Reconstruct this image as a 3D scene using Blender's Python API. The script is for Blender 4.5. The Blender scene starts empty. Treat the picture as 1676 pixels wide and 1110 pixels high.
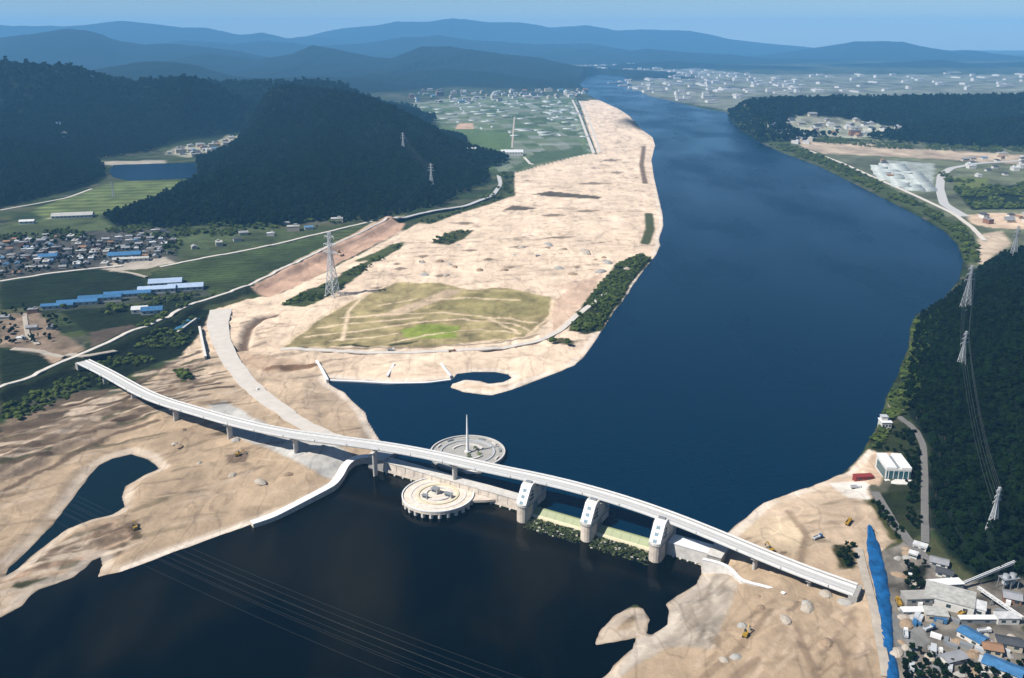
import bpy, bmesh, math, random
import numpy as np
random.seed(7)
rng = np.random.default_rng(11)
SC = bpy.context.scene
COL = SC.collection

# ------------------------------------------------------------------ camera, sky, sun, exposure
F_PX, CAM_H, HOR = 1451.0, 325.0, 60.0
PX0, PY0 = 838.0, 555.0
PITCH = math.atan((PY0 - HOR) / F_PX)
cam_d = bpy.data.cameras.new('camera')
cam = bpy.data.objects.new('camera', cam_d)
COL.objects.link(cam)
cam.location = (0, 0, CAM_H)
cam.rotation_euler = (math.pi / 2 - PITCH, 0, 0)
cam_d.sensor_width = 36.0
cam_d.lens = 36.0 * F_PX / 1676.0
cam_d.clip_start = 1.0
cam_d.clip_end = 60000.0
SC.camera = cam

SUN_EL, SUN_AZ = math.radians(50), math.radians(246)      # azimuth clockwise from +Y
world = bpy.data.worlds.new("World")
SC.world = world
world.use_nodes = True
wn = world.node_tree
sky_t = wn.nodes.new('ShaderNodeTexSky')
sky_t.sky_type = 'NISHITA'
sky_t.sun_disc = False
sky_t.sun_elevation = SUN_EL
sky_t.sun_rotation = SUN_AZ
sky_t.altitude = 1200
sky_t.air_density = 0.9
sky_t.dust_density = 0.3
sky_t.ozone_density = 4.5
wn.links.new(sky_t.outputs[0], wn.nodes['Background'].inputs[0])
wn.nodes['Background'].inputs[1].default_value = 0.05
sun_d = bpy.data.lights.new('sun', 'SUN')
sun = bpy.data.objects.new('sun', sun_d)
COL.objects.link(sun)
sun_d.energy = 5.0
sun_d.angle = math.radians(0.5)
sun_d.color = (1.0, 0.94, 0.85)
sun.location = (-300, -200, 900)
sun.rotation_euler = (math.pi / 2 - SUN_EL, 0, -SUN_AZ + math.pi)
SC.view_settings.view_transform = 'Standard'
SC.view_settings.look = 'None'
SC.view_settings.exposure = 0.8
SC.view_settings.gamma = 1.0
SC.cycles.volume_bounces = 2
SC.view_settings.use_curve_mapping = False

# ------------------------------------------------------------------ maths helpers
def sstep(a, b, x):
    t = np.clip((x - a) / (b - a), 0, 1)
    return t * t * (3 - 2 * t)

def _hash(ix, iy, seed):
    h = (ix.astype(np.int64) * 374761393 + iy.astype(np.int64) * 668265263 + seed * 974634541) & 0xffffffff
    h = ((h ^ (h >> 13)) * 1274126177) & 0xffffffff
    h = h ^ (h >> 16)
    return (h & 0xffffff) / float(0xffffff)

def vnoise(x, y, seed=0):
    ix, iy = np.floor(x), np.floor(y)
    fx, fy = x - ix, y - iy
    fx = fx * fx * (3 - 2 * fx); fy = fy * fy * (3 - 2 * fy)
    a = _hash(ix, iy, seed); b = _hash(ix + 1, iy, seed)
    c = _hash(ix, iy + 1, seed); d = _hash(ix + 1, iy + 1, seed)
    return (a * (1 - fx) + b * fx) * (1 - fy) + (c * (1 - fx) + d * fx) * fy

def fbm(x, y, seed=0, octv=4):
    s, amp, tot = 0, 1.0, 0
    for k in range(octv):
        s = s + amp * vnoise(x * 2 ** k + 17.3 * k, y * 2 ** k - 9.1 * k, seed + k)
        tot += amp; amp *= 0.5
    return s / tot * 2 - 1

def sdpoly(x, y, poly, R):
    """signed distance, positive inside, clamped at -R outside the padded box"""
    out = np.full(x.shape, -R, dtype=float)
    lo, hi = poly.min(0) - R, poly.max(0) + R
    m = (x > lo[0]) & (x < hi[0]) & (y > lo[1]) & (y < hi[1])
    if not m.any(): return out
    px, py = x[m], y[m]
    d2 = np.full(px.shape, 1e18); ins = np.zeros(px.shape, bool)
    n = len(poly)
    for i in range(n):
        ax, ay = poly[i]; bx, by = poly[(i + 1) % n]
        ex, ey = bx - ax, by - ay
        L = ex * ex + ey * ey + 1e-9
        t = np.clip(((px - ax) * ex + (py - ay) * ey) / L, 0, 1)
        d2 = np.minimum(d2, (px - ax - t * ex) ** 2 + (py - ay - t * ey) ** 2)
        c = ((ay > py) != (by > py))
        xi = ax + (py - ay) * ex / (ey if abs(ey) > 1e-9 else 1e-9)
        ins ^= c & (px < xi)
    d = np.sqrt(d2)
    out[m] = np.where(ins, d, np.maximum(-d, -R))
    return out

def dline(x, y, pts, R, closed=False):
    """distance to a polyline and the interpolated third coordinate"""
    d = np.full(x.shape, float(R)); v = np.zeros(x.shape)
    pts = np.asarray(pts, float)
    lo, hi = pts[:, :2].min(0) - R, pts[:, :2].max(0) + R
    m = (x > lo[0]) & (x < hi[0]) & (y > lo[1]) & (y < hi[1])
    if not m.any(): return d, v
    px, py = x[m], y[m]
    dd = np.full(px.shape, float(R)); vv = np.zeros(px.shape)
    for i in range(len(pts) - 1):
        a, b = pts[i], pts[i + 1]
        ex, ey = b[0] - a[0], b[1] - a[1]
        t = np.clip(((px - a[0]) * ex + (py - a[1]) * ey) / (ex * ex + ey * ey + 1e-9), 0, 1)
        q = np.hypot(px - a[0] - t * ex, py - a[1] - t * ey)
        c = q < dd
        dd = np.where(c, q, dd)
        if pts.shape[1] > 2:
            vv = np.where(c, a[2] + t * (b[2] - a[2]), vv)
    d[m] = dd; v[m] = vv
    return d, v

# ------------------------------------------------------------------ survey: sight lines from the viewpoint to the ground
def ray(px, py):
    X = (px - PX0) / F_PX; Y = -(py - PY0) / F_PX
    return (X, math.cos(PITCH) + Y * math.sin(PITCH), -math.sin(PITCH) + Y * math.cos(PITCH))

def at_z(px, py, z):
    d = ray(px, py); t = (z - CAM_H) / d[2]
    return (d[0] * t, d[1] * t)

def at_d(px, py, dist):
    d = ray(px, py); t = dist / d[1]
    return (d[0] * t, dist, CAM_H + d[2] * t)

P1 = at_z(851, 857, 0.0)
U = (0.8654, -0.5011); N = (0.5011, 0.8654)
def W(s, t):
    return (P1[0] + U[0] * s + N[0] * t, P1[1] + U[1] * s + N[1] * t)
W_ANG = math.atan2(U[1], U[0])
def ST(x, y):
    dx, dy = x - P1[0], y - P1[1]
    return dx * U[0] + dy * U[1], dx * N[0] + dy * N[1]

Z_UP, Z_DN = 7.0, 0.5
def zbase(x, y):
    s, t = ST(x, y)
    up = sstep(-70, 30, t)
    z = 3.0 + 5.6 * up
    right = sstep(125, 190, s) * sstep(420, 240, np.abs(t)) * sstep(-160, -70, t)
    z = z + (12.0 - z) * right
    left = sstep(-330, -470, s)
    z = z + (8.6 - z) * left * (1 - up)
    return z

def G0(px, py):
    z = 6.0
    for _ in range(5):
        x, y = at_z(px, py, z)
        z = float(zbase(np.float64(x), np.float64(y)))
    return (x, y)
def polyG(pts): return np.array([G0(*p) for p in pts])
def polyZ(pts, z): return np.array([at_z(p[0], p[1], z) for p in pts])

# ------------------------------------------------------------------ water outlines
left_shore = [(645, 737), (622, 722), (603, 692), (597, 676), (580, 660), (562, 642), (540, 630), (533, 619), (580, 622), (630, 626), (690, 625),
              (742, 619), (748, 612), (775, 609), (810, 609), (833, 613), (838, 619), (825, 626), (800, 629), (785, 624), (762, 622), (741, 628), (737, 634), (760, 642), (805, 647), (835, 639), (862, 628), (905, 612), (940, 598), (958, 580), (972, 560),
              (987, 538), (1003, 512), (1022, 488), (1036, 466), (1048, 448), (1073, 418), (1080, 402), (1078, 392), (1085, 370), (1084, 350), (1078, 325), (1070, 290),
              (1066, 262), (1072, 238), (1068, 225), (1050, 212), (1030, 190), (1012, 178), (985, 166), (965, 157), (955, 148), (950, 138), (962, 126), (985, 121)]
right_shore = [(1020, 124), (1030, 135), (1040, 146), (1065, 158), (1110, 168), (1150, 178), (1190, 184), (1197, 200), (1215, 216), (1245, 234), (1285, 252), (1340, 272), (1400, 302),
               (1450, 327), (1500, 352), (1545, 378), (1567, 400), (1577, 428), (1570, 458), (1545, 489), (1502, 514), (1490, 535), (1487, 570), (1470, 612),
               (1452, 650), (1440, 690), (1424, 720), (1402, 756), (1378, 776), (1330, 796), (1290, 809), (1250, 823), (1238, 833), (1222, 848), (1203, 864)]
river = np.vstack([polyZ(left_shore, Z_UP), polyZ(right_shore, Z_UP),
                   np.array([W(131, 30), W(131, 16), W(100, 16), W(0, 16), W(-20, 16), W(-130, 16)])])
dn_pts1 = [(1148, 926), (1150, 938), (1140, 956), (1118, 970), (1090, 990), (1096, 1000), (1092, 1022), (1064, 1044), (1056, 1036), (1062, 1014), (1050, 996), (1040, 990), (1010, 1006), (985, 1030), (973, 1056),
           (1030, 1046), (1042, 1043), (1036, 1062), (1010, 1088), (985, 1112), (960, 1150)]
dn_pts2 = [(-60, 1040), (0, 1010), (38, 990), (60, 966), (118, 946), (140, 930), (150, 918), (164, 912), (168, 925), (158, 945), (200, 936), (270, 909), (350, 880), (420, 856), (470, 836), (520, 812), (553, 794), (563, 780), (578, 760), (600, 757)]
lower = np.vstack([np.array([W(-130, 14), W(-100, 12), W(0, 13), W(100, 13), W(131, 13)]), polyZ(dn_pts1, Z_DN),
                   np.array([(150, 300), (190, 180), (240, -300), (-420, -300), (-360, 250), (-300, 380)]), polyZ(dn_pts2, Z_DN)])
pond = polyZ([(185, 750), (215, 743), (245, 752), (263, 768), (238, 778), (207, 796), (200, 812), (205, 830), (184, 843), (150, 851), (110, 866), (74, 894), (42, 922), (8, 945), (14, 928), (50, 895), (92, 850), (120, 815), (142, 782), (160, 762)], Z_DN)
spit_pond = polyZ([(745, 612), (775, 609), (810, 609), (833, 613), (838, 619), (825, 626), (800, 629), (785, 624), (760, 618)], Z_UP)
reservoir = polyZ([(186, 270), (250, 268), (320, 266), (322, 280), (318, 292), (260, 294), (212, 296), (185, 290), (178, 280)], 7.6)
WATERS = [(river, Z_UP, 40), (lower, Z_DN, 26), (pond, Z_DN, 14), (reservoir, 7.6, 30)]

# ------------------------------------------------------------------ hills
def ridge(pts): return np.array([at_d(*p) for p in pts])
RIDGES = [  # crest sight points (px, py, distance), half width, roughness
    (ridge([(700, 211, 2380), (645, 180, 2540), (600, 163, 2660), (550, 151, 2760), (480, 146, 2820)]), 250, .16),
    (ridge([(600, 165, 2650), (640, 205, 2360), (655, 262, 2080), (645, 312, 1830)]), 270, .18),
    (ridge([(550, 151, 2750), (540, 205, 2360), (535, 250, 2050), (520, 298, 1800)]), 380, .34),
    (ridge([(480, 147, 2800), (440, 212, 2500), (400, 264, 2180), (365, 290, 1920), (325, 318, 1750)]), 330, .3),
    (ridge([(430, 218, 2500), (398, 264, 2180), (330, 290, 1960), (240, 328, 1760)]), 230, .18),
    (ridge([(510, 147, 2800), (420, 138, 2900), (360, 136, 3000), (300, 136, 3150), (240, 136, 3300)]), 520, .16),
    (ridge([(-120, 215, 2500), (0, 235, 2350), (60, 268, 2150), (110, 285, 2050)]), 260, .2),
    (ridge([(-160, 98, 3300), (0, 104, 3200), (60, 112, 3150), (120, 114, 3150), (180, 134, 3250), (240, 144, 3500), (330, 140, 3800)]), 1000, .24),
    (ridge([(330, 140, 3800), (420, 138, 3700), (500, 138, 3600), (545, 141, 3500)]), 430, .2),
    (ridge([(480, 141, 2820), (430, 164, 2800), (400, 190, 2750)]), 400, .18),
    (ridge([(130, 120, 6000), (190, 108, 6000), (250, 101, 6100), (300, 104, 6100), (350, 122, 6000), (420, 128, 6000), (520, 125, 6000)]), 1100, .2),
    (ridge([(-120, 44, 9800), (0, 60, 9800), (60, 54, 9800), (110, 47, 9800), (150, 52, 9800), (190, 68, 9900), (230, 74, 9950), (290, 72, 10000), (340, 78, 10000)]), 1900, .22),
    (ridge([(340, 86, 8600), (420, 98, 8600), (480, 88, 8600), (512, 74, 8600), (545, 80, 8600), (600, 92, 8500), (640, 96, 8400), (690, 76, 8400), (735, 75, 8400), (800, 86, 8200), (850, 102, 7800), (900, 120, 7200), (945, 138, 6500)]), 1900, .22),
    (ridge([(640, 120, 6600), (720, 112, 6700), (800, 118, 6600), (860, 130, 6300)]), 900, .25),
    (ridge([(-250, 28, 16500), (20, 44, 16500), (110, 42, 16500), (160, 36, 16500), (200, 33, 16500), (245, 40, 16500), (300, 46, 16500), (340, 45, 16500), (390, 56, 16500), (430, 53, 16600), (470, 62, 16600), (520, 60, 16700)]), 2900, .2),
    (ridge([(300, 66, 13500), (380, 72, 13500), (440, 66, 13500), (520, 74, 13500), (600, 70, 13500), (660, 62, 13500), (720, 58, 13500), (790, 66, 13500), (880, 72, 13500), (960, 70, 13500)]), 2200, .22),
    (ridge([(500, 58, 18500), (560, 46, 18500), (610, 42, 18500), (650, 35, 18500), (700, 36, 18500), (740, 31, 18500), (800, 36, 18500), (850, 35, 18500), (900, 44, 18500), (960, 41, 18500), (1010, 50, 18500), (1050, 47, 18500), (1130, 49, 18500), (1190, 63, 18500), (1260, 72, 18500), (1340, 79, 18600)]), 3300, .2),
    (ridge([(880, 84, 12400), (960, 80, 12300), (1010, 86, 12300), (1060, 80, 12300), (1120, 86, 12400), (1200, 90, 12500), (1260, 96, 12500)]), 1900, .22),
    (ridge([(1240, 92, 14500), (1330, 80, 14500), (1370, 73, 14500), (1400, 67, 14400), (1440, 66, 14400), (1475, 67, 14400), (1510, 76, 14500), (1550, 83, 14500), (1590, 82, 14500), (1640, 95, 14600), (1720, 102, 14600), (1900, 96, 14600)]), 2300, .2),
    (ridge([(1460, 104, 10500), (1540, 98, 10500), (1600, 106, 10500), (1700, 100, 10500), (1900, 92, 10500)]), 1300, .24),
    (ridge([(1040, 104, 9800), (1100, 100, 9900), (1180, 106, 9800), (1260, 108, 9700)]), 900, .25),
    (ridge([(1215, 178, 3450), (1240, 170, 3450), (1290, 166, 3500), (1400, 165, 3550), (1500, 164, 3600), (1600, 163, 3700), (1700, 160, 3700), (1900, 150, 3700)]), 620, .07),
    (ridge([(1560, 210, 2950), (1620, 205, 2950), (1700, 200, 2950), (1850, 190, 2950)]), 420, .18),
    (ridge([(1200, 186, 3330), (1235, 192, 3120), (1260, 205, 2950)]), 170, .2),
]
hillK = np.vstack([polyZ([(1500, 517), (1495, 545), (1488, 585), (1474, 640), (1495, 690), (1520, 735), (1521, 860), (1548, 908), (1600, 948), (1676, 950), (1780, 960)], 12.0),
                   np.array([(430, 340), (600, 150), (1400, 60), (1500, 1250), (1100, 1330), (860, 1330)]), polyZ([(1640, 418), (1600, 440), (1572, 466), (1545, 489)], 9.0)])
VALLEY = polyG([(-80, 372), (0, 345), (60, 330), (150, 308), (178, 285), (178, 268), (260, 250), (280, 238), (395, 222), (385, 240), (330, 262), (328, 292), (240, 330), (170, 355), (150, 385), (-80, 420)])
WOODS = [polyG(q) for q in ([(-90, 250), (0, 232), (80, 226), (140, 256), (172, 272), (172, 290), (145, 306), (60, 326), (0, 342), (-90, 360)], [(165, 356), (240, 336), (320, 300), (420, 300), (640, 320), (690, 338), (640, 354), (560, 361), (490, 371), (400, 376), (330, 372), (280, 376), (190, 374)], [(322, 262), (345, 254), (380, 242), (330, 296), (300, 312), (322, 290)])]
def woods_sd(x, y): return np.max([sdpoly(x, y, q, 30) for q in WOODS], axis=0)
CLEAR2 = np.array([at_d(px, py, 3300 - (py - 184) * 13)[:2] for px, py in [(1285, 190), (1320, 184), (1400, 188), (1482, 196), (1478, 208), (1400, 212), (1320, 208), (1290, 204)]])

def hill_h(x, y):
    h = np.zeros(x.shape)
    for pts, w, rough in RIDGES:
        d, v = dline(x, y, pts, w)
        m = d < w
        if not m.any(): continue
        q = d[m] / w
        f = (1 - q) ** 1.25 * (0.55 + 0.45 * np.cos(q * math.pi) * 0.5 + 0.225)
        g = fbm(x[m] / (w * .42), y[m] / (w * .42), 5, 4)
        hh = np.maximum(v[m] - 6.0, 0) * np.clip(f, 0, 1) * (1 + rough * 2.2 * g * np.clip(q * 4, .12 if w < 1050 else .22, 1))
        h[m] = np.maximum(h[m], hh)
    sdv = sdpoly(x, y, VALLEY, 160)
    h = h * (1 - sstep(-150, 25, sdv) * .985)
    sdk = sdpoly(x, y, hillK, 10)
    k = np.maximum(sdk, 0)
    hk = 118 * (1 - np.exp(-k * .56 / 118.)) * (1 + .22 * fbm(x / 90., y / 90., 31, 4)) * sstep(-2, 18, k)
    return np.maximum(h, hk)

LEVEE = polyG([(-120, 700), (0, 648), (70, 618), (140, 588), (240, 545), (320, 505), (392, 482), (440, 460), (545, 408), (635, 368)])
LEVEE2 = polyG([(640, 366), (690, 352), (762, 342), (806, 324), (822, 304), (818, 288), (840, 279), (900, 268), (968, 254), (950, 205), (935, 166)])
TRENCH = polyG([(452, 515), (428, 522), (408, 535), (402, 555), (398, 572), (380, 572)])
TRACK1 = polyG([(-60, 790), (60, 722), (150, 682), (230, 655)])
TRACK2 = polyG([(-60, 815), (80, 742), (170, 700), (235, 668)])
MOUND = polyG([(448, 606), (480, 602), (516, 598)])
SHORE_N = 1.0

def terrain_h(x, y):
    x = np.asarray(x, float); y = np.asarray(y, float)
    z = zbase(x, y)
    near = sstep(1900, 900, y)
    z = z + near * (.55 * fbm(x / 46., y / 46., 3, 3) + .35 * fbm(x / 11., y / 11., 8, 3))
    rid = 1 - np.abs(fbm((x * .86 + y * .5) / 85., (y * .86 - x * .5) / 26., 51, 4)) * 2.2
    z = z + near * (1.1 * np.clip(rid, 0, 1) ** 3 * (fbm(x / 120., y / 120., 52, 2) > -.15) + .75 * fbm(x / 6., y / 6., 53, 3) + 1.3 * sstep(.12, .2, fbm((x * .86 + y * .5) / 70., (y * .86 - x * .5) / 24., 55, 3)) - 1.2 * sstep(.2, .27, fbm((x * .86 + y * .5) / 60., (y * .86 - x * .5) / 22., 57, 3)))
    for L, hgt, half, fall in ((LEVEE, 6.5, 5, 17), (LEVEE2, 5, 5, 15)):
        d, _ = dline(x, y, L, half + fall + 5)
        z = z + hgt * sstep(half + fall, half, d)
    for L, hgt, half, fall in ((TRENCH, -3.2, 3, 5), (MOUND, 2.6, 1.5, 7), (TRACK1, 2.2, 2, 6), (TRACK2, 2.6, 2, 6)):
        d, _ = dline(x, y, L, half + fall + 5)
        z = z + hgt * sstep(half + fall, half, d)
    z = z + hill_h(x, y)
    for poly, w, R in WATERS:
        j = fbm(x / 14., y / 14., 21, 3) * 1.6 * sstep(2500, 900, y)
        sd = sdpoly(x, y, poly, R)
        sd = np.where(sd < -R + 2.5, -R, sd + np.where(np.abs(ST(x, y)[1] - 15) < 22, 0, j))
        shore = w + .22 + np.clip(-sd, 0, R) * .05
        b = sstep(0, R, -sd)
        zo = shore * (1 - b) + z * b
        zi = w + .22 - np.minimum(sd * .4, 5)
        z = np.where(sd > 0, np.minimum(zi, z), np.where(sd > -R, np.where(z > shore, zo, np.maximum(z, w + .22)), z))
    return z

def th(x, y): return float(terrain_h(np.array([x]), np.array([y]))[0])

_ds = np.concatenate([np.arange(300, 1500, 2.0), np.arange(1500, 4000, 6.0), np.arange(4000, 18000, 25.0)])
def hit(px, py):
    """where a sight line meets the terrain"""
    d = ray(px, py)
    k = _ds / d[1]
    x, y, z = d[0] * k, _ds, CAM_H + d[2] * k
    h = terrain_h(x, y)
    i = np.argmax(h > z)
    if h[i] <= z[i]: i = len(_ds) - 1
    return (float(x[i]), float(y[i]), float(h[i]))

# ------------------------------------------------------------------ materials
MATS = {}
def mat(name, rgb, rough=.8, var=.18, scale=.25, bump=0.0, metal=0.0, spec=.3, streak=None):
    if name in MATS: return MATS[name]
    rgb = tuple(c * .74 for c in rgb)
    m = bpy.data.materials.new(name); m.use_nodes = True
    nt = m.node_tree; nn = nt.nodes; lk = nt.links
    b = nn['Principled BSDF']
    b.inputs['Roughness'].default_value = rough
    b.inputs['Metallic'].default_value = metal
    b.inputs['Specular IOR Level'].default_value = spec
    if var > 0:
        tc = nn.new('ShaderNodeNewGeometry')
        mp = nn.new('ShaderNodeMapping'); mp.inputs['Scale'].default_value = streak or (1, 1, 1)
        lk.new(tc.outputs['Position'], mp.inputs[0])
        n1 = nn.new('ShaderNodeTexNoise'); n1.inputs['Scale'].default_value = scale; n1.inputs['Detail'].default_value = 5; n1.inputs['Roughness'].default_value = .65
        lk.new(mp.outputs[0], n1.inputs['Vector'])
        oi = nn.new('ShaderNodeObjectInfo')
        ad = nn.new('ShaderNodeMath'); ad.operation = 'MULTIPLY_ADD'
        lk.new(oi.outputs['Random'], ad.inputs[0]); ad.inputs[1].default_value = .18
        lk.new(n1.outputs['Fac'], ad.inputs[2])
        mr = nn.new('ShaderNodeMapRange')
        mr.inputs['From Min'].default_value = .3; mr.inputs['From Max'].default_value = .88
        mr.inputs['To Min'].default_value = 1 - var; mr.inputs['To Max'].default_value = 1 + var
        lk.new(ad.outputs[0], mr.inputs['Value'])
        vm = nn.new('ShaderNodeVectorMath'); vm.operation = 'SCALE'
        vm.inputs[0].default_value = rgb
        lk.new(mr.outputs[0], vm.inputs['Scale'])
        lk.new(vm.outputs[0], b.inputs['Base Color'])
        if bump:
            bp = nn.new('ShaderNodeBump'); bp.inputs['Strength'].default_value = bump; bp.inputs['Distance'].default_value = .3
            lk.new(n1.outputs['Fac'], bp.inputs['Height']); lk.new(bp.outputs[0], b.inputs['Normal'])
    else:
        b.inputs['Base Color'].default_value = (*rgb, 1)
    MATS[name] = m
    return m

M_CONC = mat('pale_concrete', (.60, .58, .55), .8, .28, .25)
M_DECK = mat('bridge_concrete', (.62, .62, .61), .75, .2, .15)
M_ROADW = mat('light_road_surface', (.47, .47, .465), .8, .10, .4)
M_CONC_D = mat('weathered_concrete', (.34, .33, .31), .85, .22, .25)
M_WARM = mat('warm_concrete', (.64, .56, .48), .85, .32, .3)
M_GREY = mat('grey_steel', (.30, .32, .34), .5, .1, .5, metal=.3)
M_WHITE = mat('white_paint', (.80, .81, .82), .5, .14, .35)
M_GALV = mat('galvanised_steel', (.52, .55, .58), .5, .06, .4, metal=.1)
M_GLASS = mat('dark_glass', (.035, .06, .075), .12, 0, spec=.6)
M_BLUGL = mat('blue_glass', (.20, .30, .36), .2, .1, .3, spec=.6)
M_GREEN = mat('green_gate_paint', (.25, .29, .15), .5, .12, .2)
M_CREAM = mat('cream_concrete', (.62, .57, .40), .75, .1, .3)
M_ASPH = mat('worn_asphalt', (.16, .155, .15), .9, .2, .3)
M_GRAVRD = mat('gravel_road', (.40, .355, .30), .95, .2, .25)
M_CONRD = mat('concrete_road', (.58, .54, .49), .85, .12, .12)
M_DARKST = mat('dark_stone', (.07, .06, .05), .9, .3, .4)
M_BLUE = mat('blue_sheet', (.006, .078, .225), .55, .7, .14, bump=.5)
M_BLUERF = mat('blue_roof', (.045, .15, .31), .5, .4, .3)
M_RF = {'white': mat('white_roof', (.58, .59, .60), .6, .35, .35), 'grey': mat('grey_roof', (.25, .26, .28), .8, .25, .2),
        'blue': mat('sky_blue_roof', (.10, .20, .33), .5, .2, .2), 'dark': mat('dark_tile_roof', (.055, .06, .07), .8, .3, .3),
        'brown': mat('brown_roof', (.26, .15, .09), .8, .25, .2), 'pale': mat('pale_roof', (.42, .42, .40), .75, .4, .35)}
M_WALL = {'white': mat('white_wall', (.62, .61, .58), .8, .15, .2), 'cream': mat('cream_wall', (.52, .46, .37), .8, .15, .2), 'brick': mat('brick_wall', (.24, .13, .09), .85, .2, .4)}
M_FILM = mat('greenhouse_film', (.40, .44, .43), .35, .18, .08)
M_TRUNK = mat('bark', (.09, .065, .045), .9, .2, 1.0)
M_RED = mat('rust_red_paint', (.24, .035, .03), .6, .2, .4)
M_YEL = mat('yellow_paint', (.36, .22, .03), .5, .1, .4)
M_TYRE = mat('tyre_rubber', (.02, .02, .02), .9, 0)
M_CABLE = mat('aluminium_cable', (.10, .105, .10), .5, 0, metal=.4)
M_SOIL = mat('spoil_soil', (.30, .22, .15), .95, .25, .4)

def leaf_mat(name, rgb, var=.45):
    m = bpy.data.materials.new(name); m.use_nodes = True
    nt = m.node_tree; nn = nt.nodes; lk = nt.links
    b = nn['Principled BSDF']; b.inputs['Roughness'].default_value = .75; b.inputs['Specular IOR Level'].default_value = .03
    g = nn.new('ShaderNodeNewGeometry'); oi = nn.new('ShaderNodeObjectInfo')
    n1 = nn.new('ShaderNodeTexNoise'); n1.inputs['Scale'].default_value = .014; n1.inputs['Detail'].default_value = 5; n1.inputs['Roughness'].default_value = .7
    lk.new(g.outputs['Position'], n1.inputs['Vector'])
    n2 = nn.new('ShaderNodeTexNoise'); n2.inputs['Scale'].default_value = .7; n2.inputs['Detail'].default_value = 2
    lk.new(g.outputs['Position'], n2.inputs['Vector'])
    a1 = nn.new('ShaderNodeMath'); a1.operation = 'ADD'; lk.new(n1.outputs['Fac'], a1.inputs[0]); lk.new(n2.outputs['Fac'], a1.inputs[1])
    a2 = nn.new('ShaderNodeMath'); a2.operation = 'MULTIPLY_ADD'; lk.new(oi.outputs['Random'], a2.inputs[0]); a2.inputs[1].default_value = .8; lk.new(a1.outputs[0], a2.inputs[2])
    mr = nn.new('ShaderNodeMapRange'); mr.inputs['From Min'].default_value = 1.0; mr.inputs['From Max'].default_value = 1.95
    lk.new(a2.outputs[0], mr.inputs['Value'])
    cr = nn.new('ShaderNodeMix'); cr.data_type = 'RGBA'
    lk.new(mr.outputs[0], cr.inputs['Factor'])
    cr.inputs['A'].default_value = (rgb[0] * (1 - var), rgb[1] * (1 - var * .9), rgb[2] * (1 - var * .7), 1)
    cr.inputs['B'].default_value = (rgb[0] * (1 + var * 1.5), rgb[1] * (1 + var * 1.2), rgb[2] * (1 + var * .6), 1)
    lk.new(cr.outputs['Result'], b.inputs['Base Color'])
    return m
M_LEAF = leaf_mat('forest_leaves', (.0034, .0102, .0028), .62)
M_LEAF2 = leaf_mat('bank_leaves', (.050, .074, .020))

def terrain_material():
    m = bpy.data.materials.new('terrain_surface'); m.use_nodes = True
    nt = m.node_tree; nn = nt.nodes; lk = nt.links
    b = nn['Principled BSDF']; b.inputs['Roughness'].default_value = .95; b.inputs['Specular IOR Level'].default_value = .1
    at = nn.new('ShaderNodeAttribute'); at.attribute_name = 'land'
    av = nn.new('ShaderNodeAttribute'); av.attribute_name = 'veg'
    g = nn.new('ShaderNodeNewGeometry')
    def noise(sc, det, rgh=.6, stretch=None):
        n = nn.new('ShaderNodeTexNoise'); n.inputs['Scale'].default_value = sc; n.inputs['Detail'].default_value = det; n.inputs['Roughness'].default_value = rgh
        if stretch:
            mp = nn.new('ShaderNodeMapping'); mp.inputs['Rotation'].default_value = (0, 0, stretch[0]); mp.inputs['Scale'].default_value = stretch[1]
            lk.new(g.outputs['Position'], mp.inputs[0]); lk.new(mp.outputs[0], n.inputs['Vector'])
        else:
            lk.new(g.outputs['Position'], n.inputs['Vector'])
        return n.outputs['Fac']
    def math_(op, a, c=None, d=None):
        n = nn.new('ShaderNodeMath'); n.operation = op
        for i, v in enumerate((a, c, d)):
            if v is None: continue
            if isinstance(v, (int, float)): n.inputs[i].default_value = v
            else: lk.new(v, n.inputs[i])
        return n.outputs[0]
    fine = noise(.35, 6, .7); mid = noise(.04, 5, .6); trk = noise(.06, 5, .65, (-.35, (1, .13, 1))); trk2 = noise(.05, 5, .65, (.9, (1, .12, 1)))
    clump = noise(.16, 4, .7)
    sand = math_('MULTIPLY_ADD', fine, .55, math_('MULTIPLY_ADD', mid, .55, math_('MULTIPLY_ADD', trk, .6, math_('MULTIPLY', trk2, .4))))   # mean ~1.05
    def contour(fac, wdt):
        dv = math_('ABSOLUTE', math_('SUBTRACT', math_('FRACT', math_('MULTIPLY', fac, 3.0)), .5))
        return math_('LESS_THAN', dv, wdt)
    c1 = contour(noise(.011, 2, .4), .012); c2 = contour(noise(.03, 2, .45, (.6, (1, .3, 1))), .03); c3 = contour(noise(.008, 3, .5, (-.5, (1, .35, 1))), .010)
    sand = math_('SUBTRACT', sand, math_('MULTIPLY', c2, .16)); sand = math_('ADD', sand, math_('MULTIPLY', c1, .14)); sand = math_('SUBTRACT', sand, math_('MULTIPLY', c3, .12))
    vegn = math_('MULTIPLY_ADD', clump, 1.3, math_('MULTIPLY_ADD', mid, .5, math_('MULTIPLY', fine, .3)))
    mix = nn.new('ShaderNodeMix'); mix.data_type = 'FLOAT'
    lk.new(av.outputs['Fac'], mix.inputs['Factor']); lk.new(sand, mix.inputs['A']); lk.new(vegn, mix.inputs['B'])
    vm = nn.new('ShaderNodeVectorMath'); vm.operation = 'SCALE'
    lk.new(at.outputs['Color'], vm.inputs[0]); lk.new(mix.outputs['Result'], vm.inputs['Scale'])
    lk.new(vm.outputs[0], b.inputs['Base Color'])
    bp = nn.new('ShaderNodeBump'); bp.inputs['Strength'].default_value = .6; bp.inputs['Distance'].default_value = 1.6
    lk.new(mix.outputs['Result'], bp.inputs['Height']); lk.new(bp.outputs[0], b.inputs['Normal'])
    return m
M_TERR = terrain_material()

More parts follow.
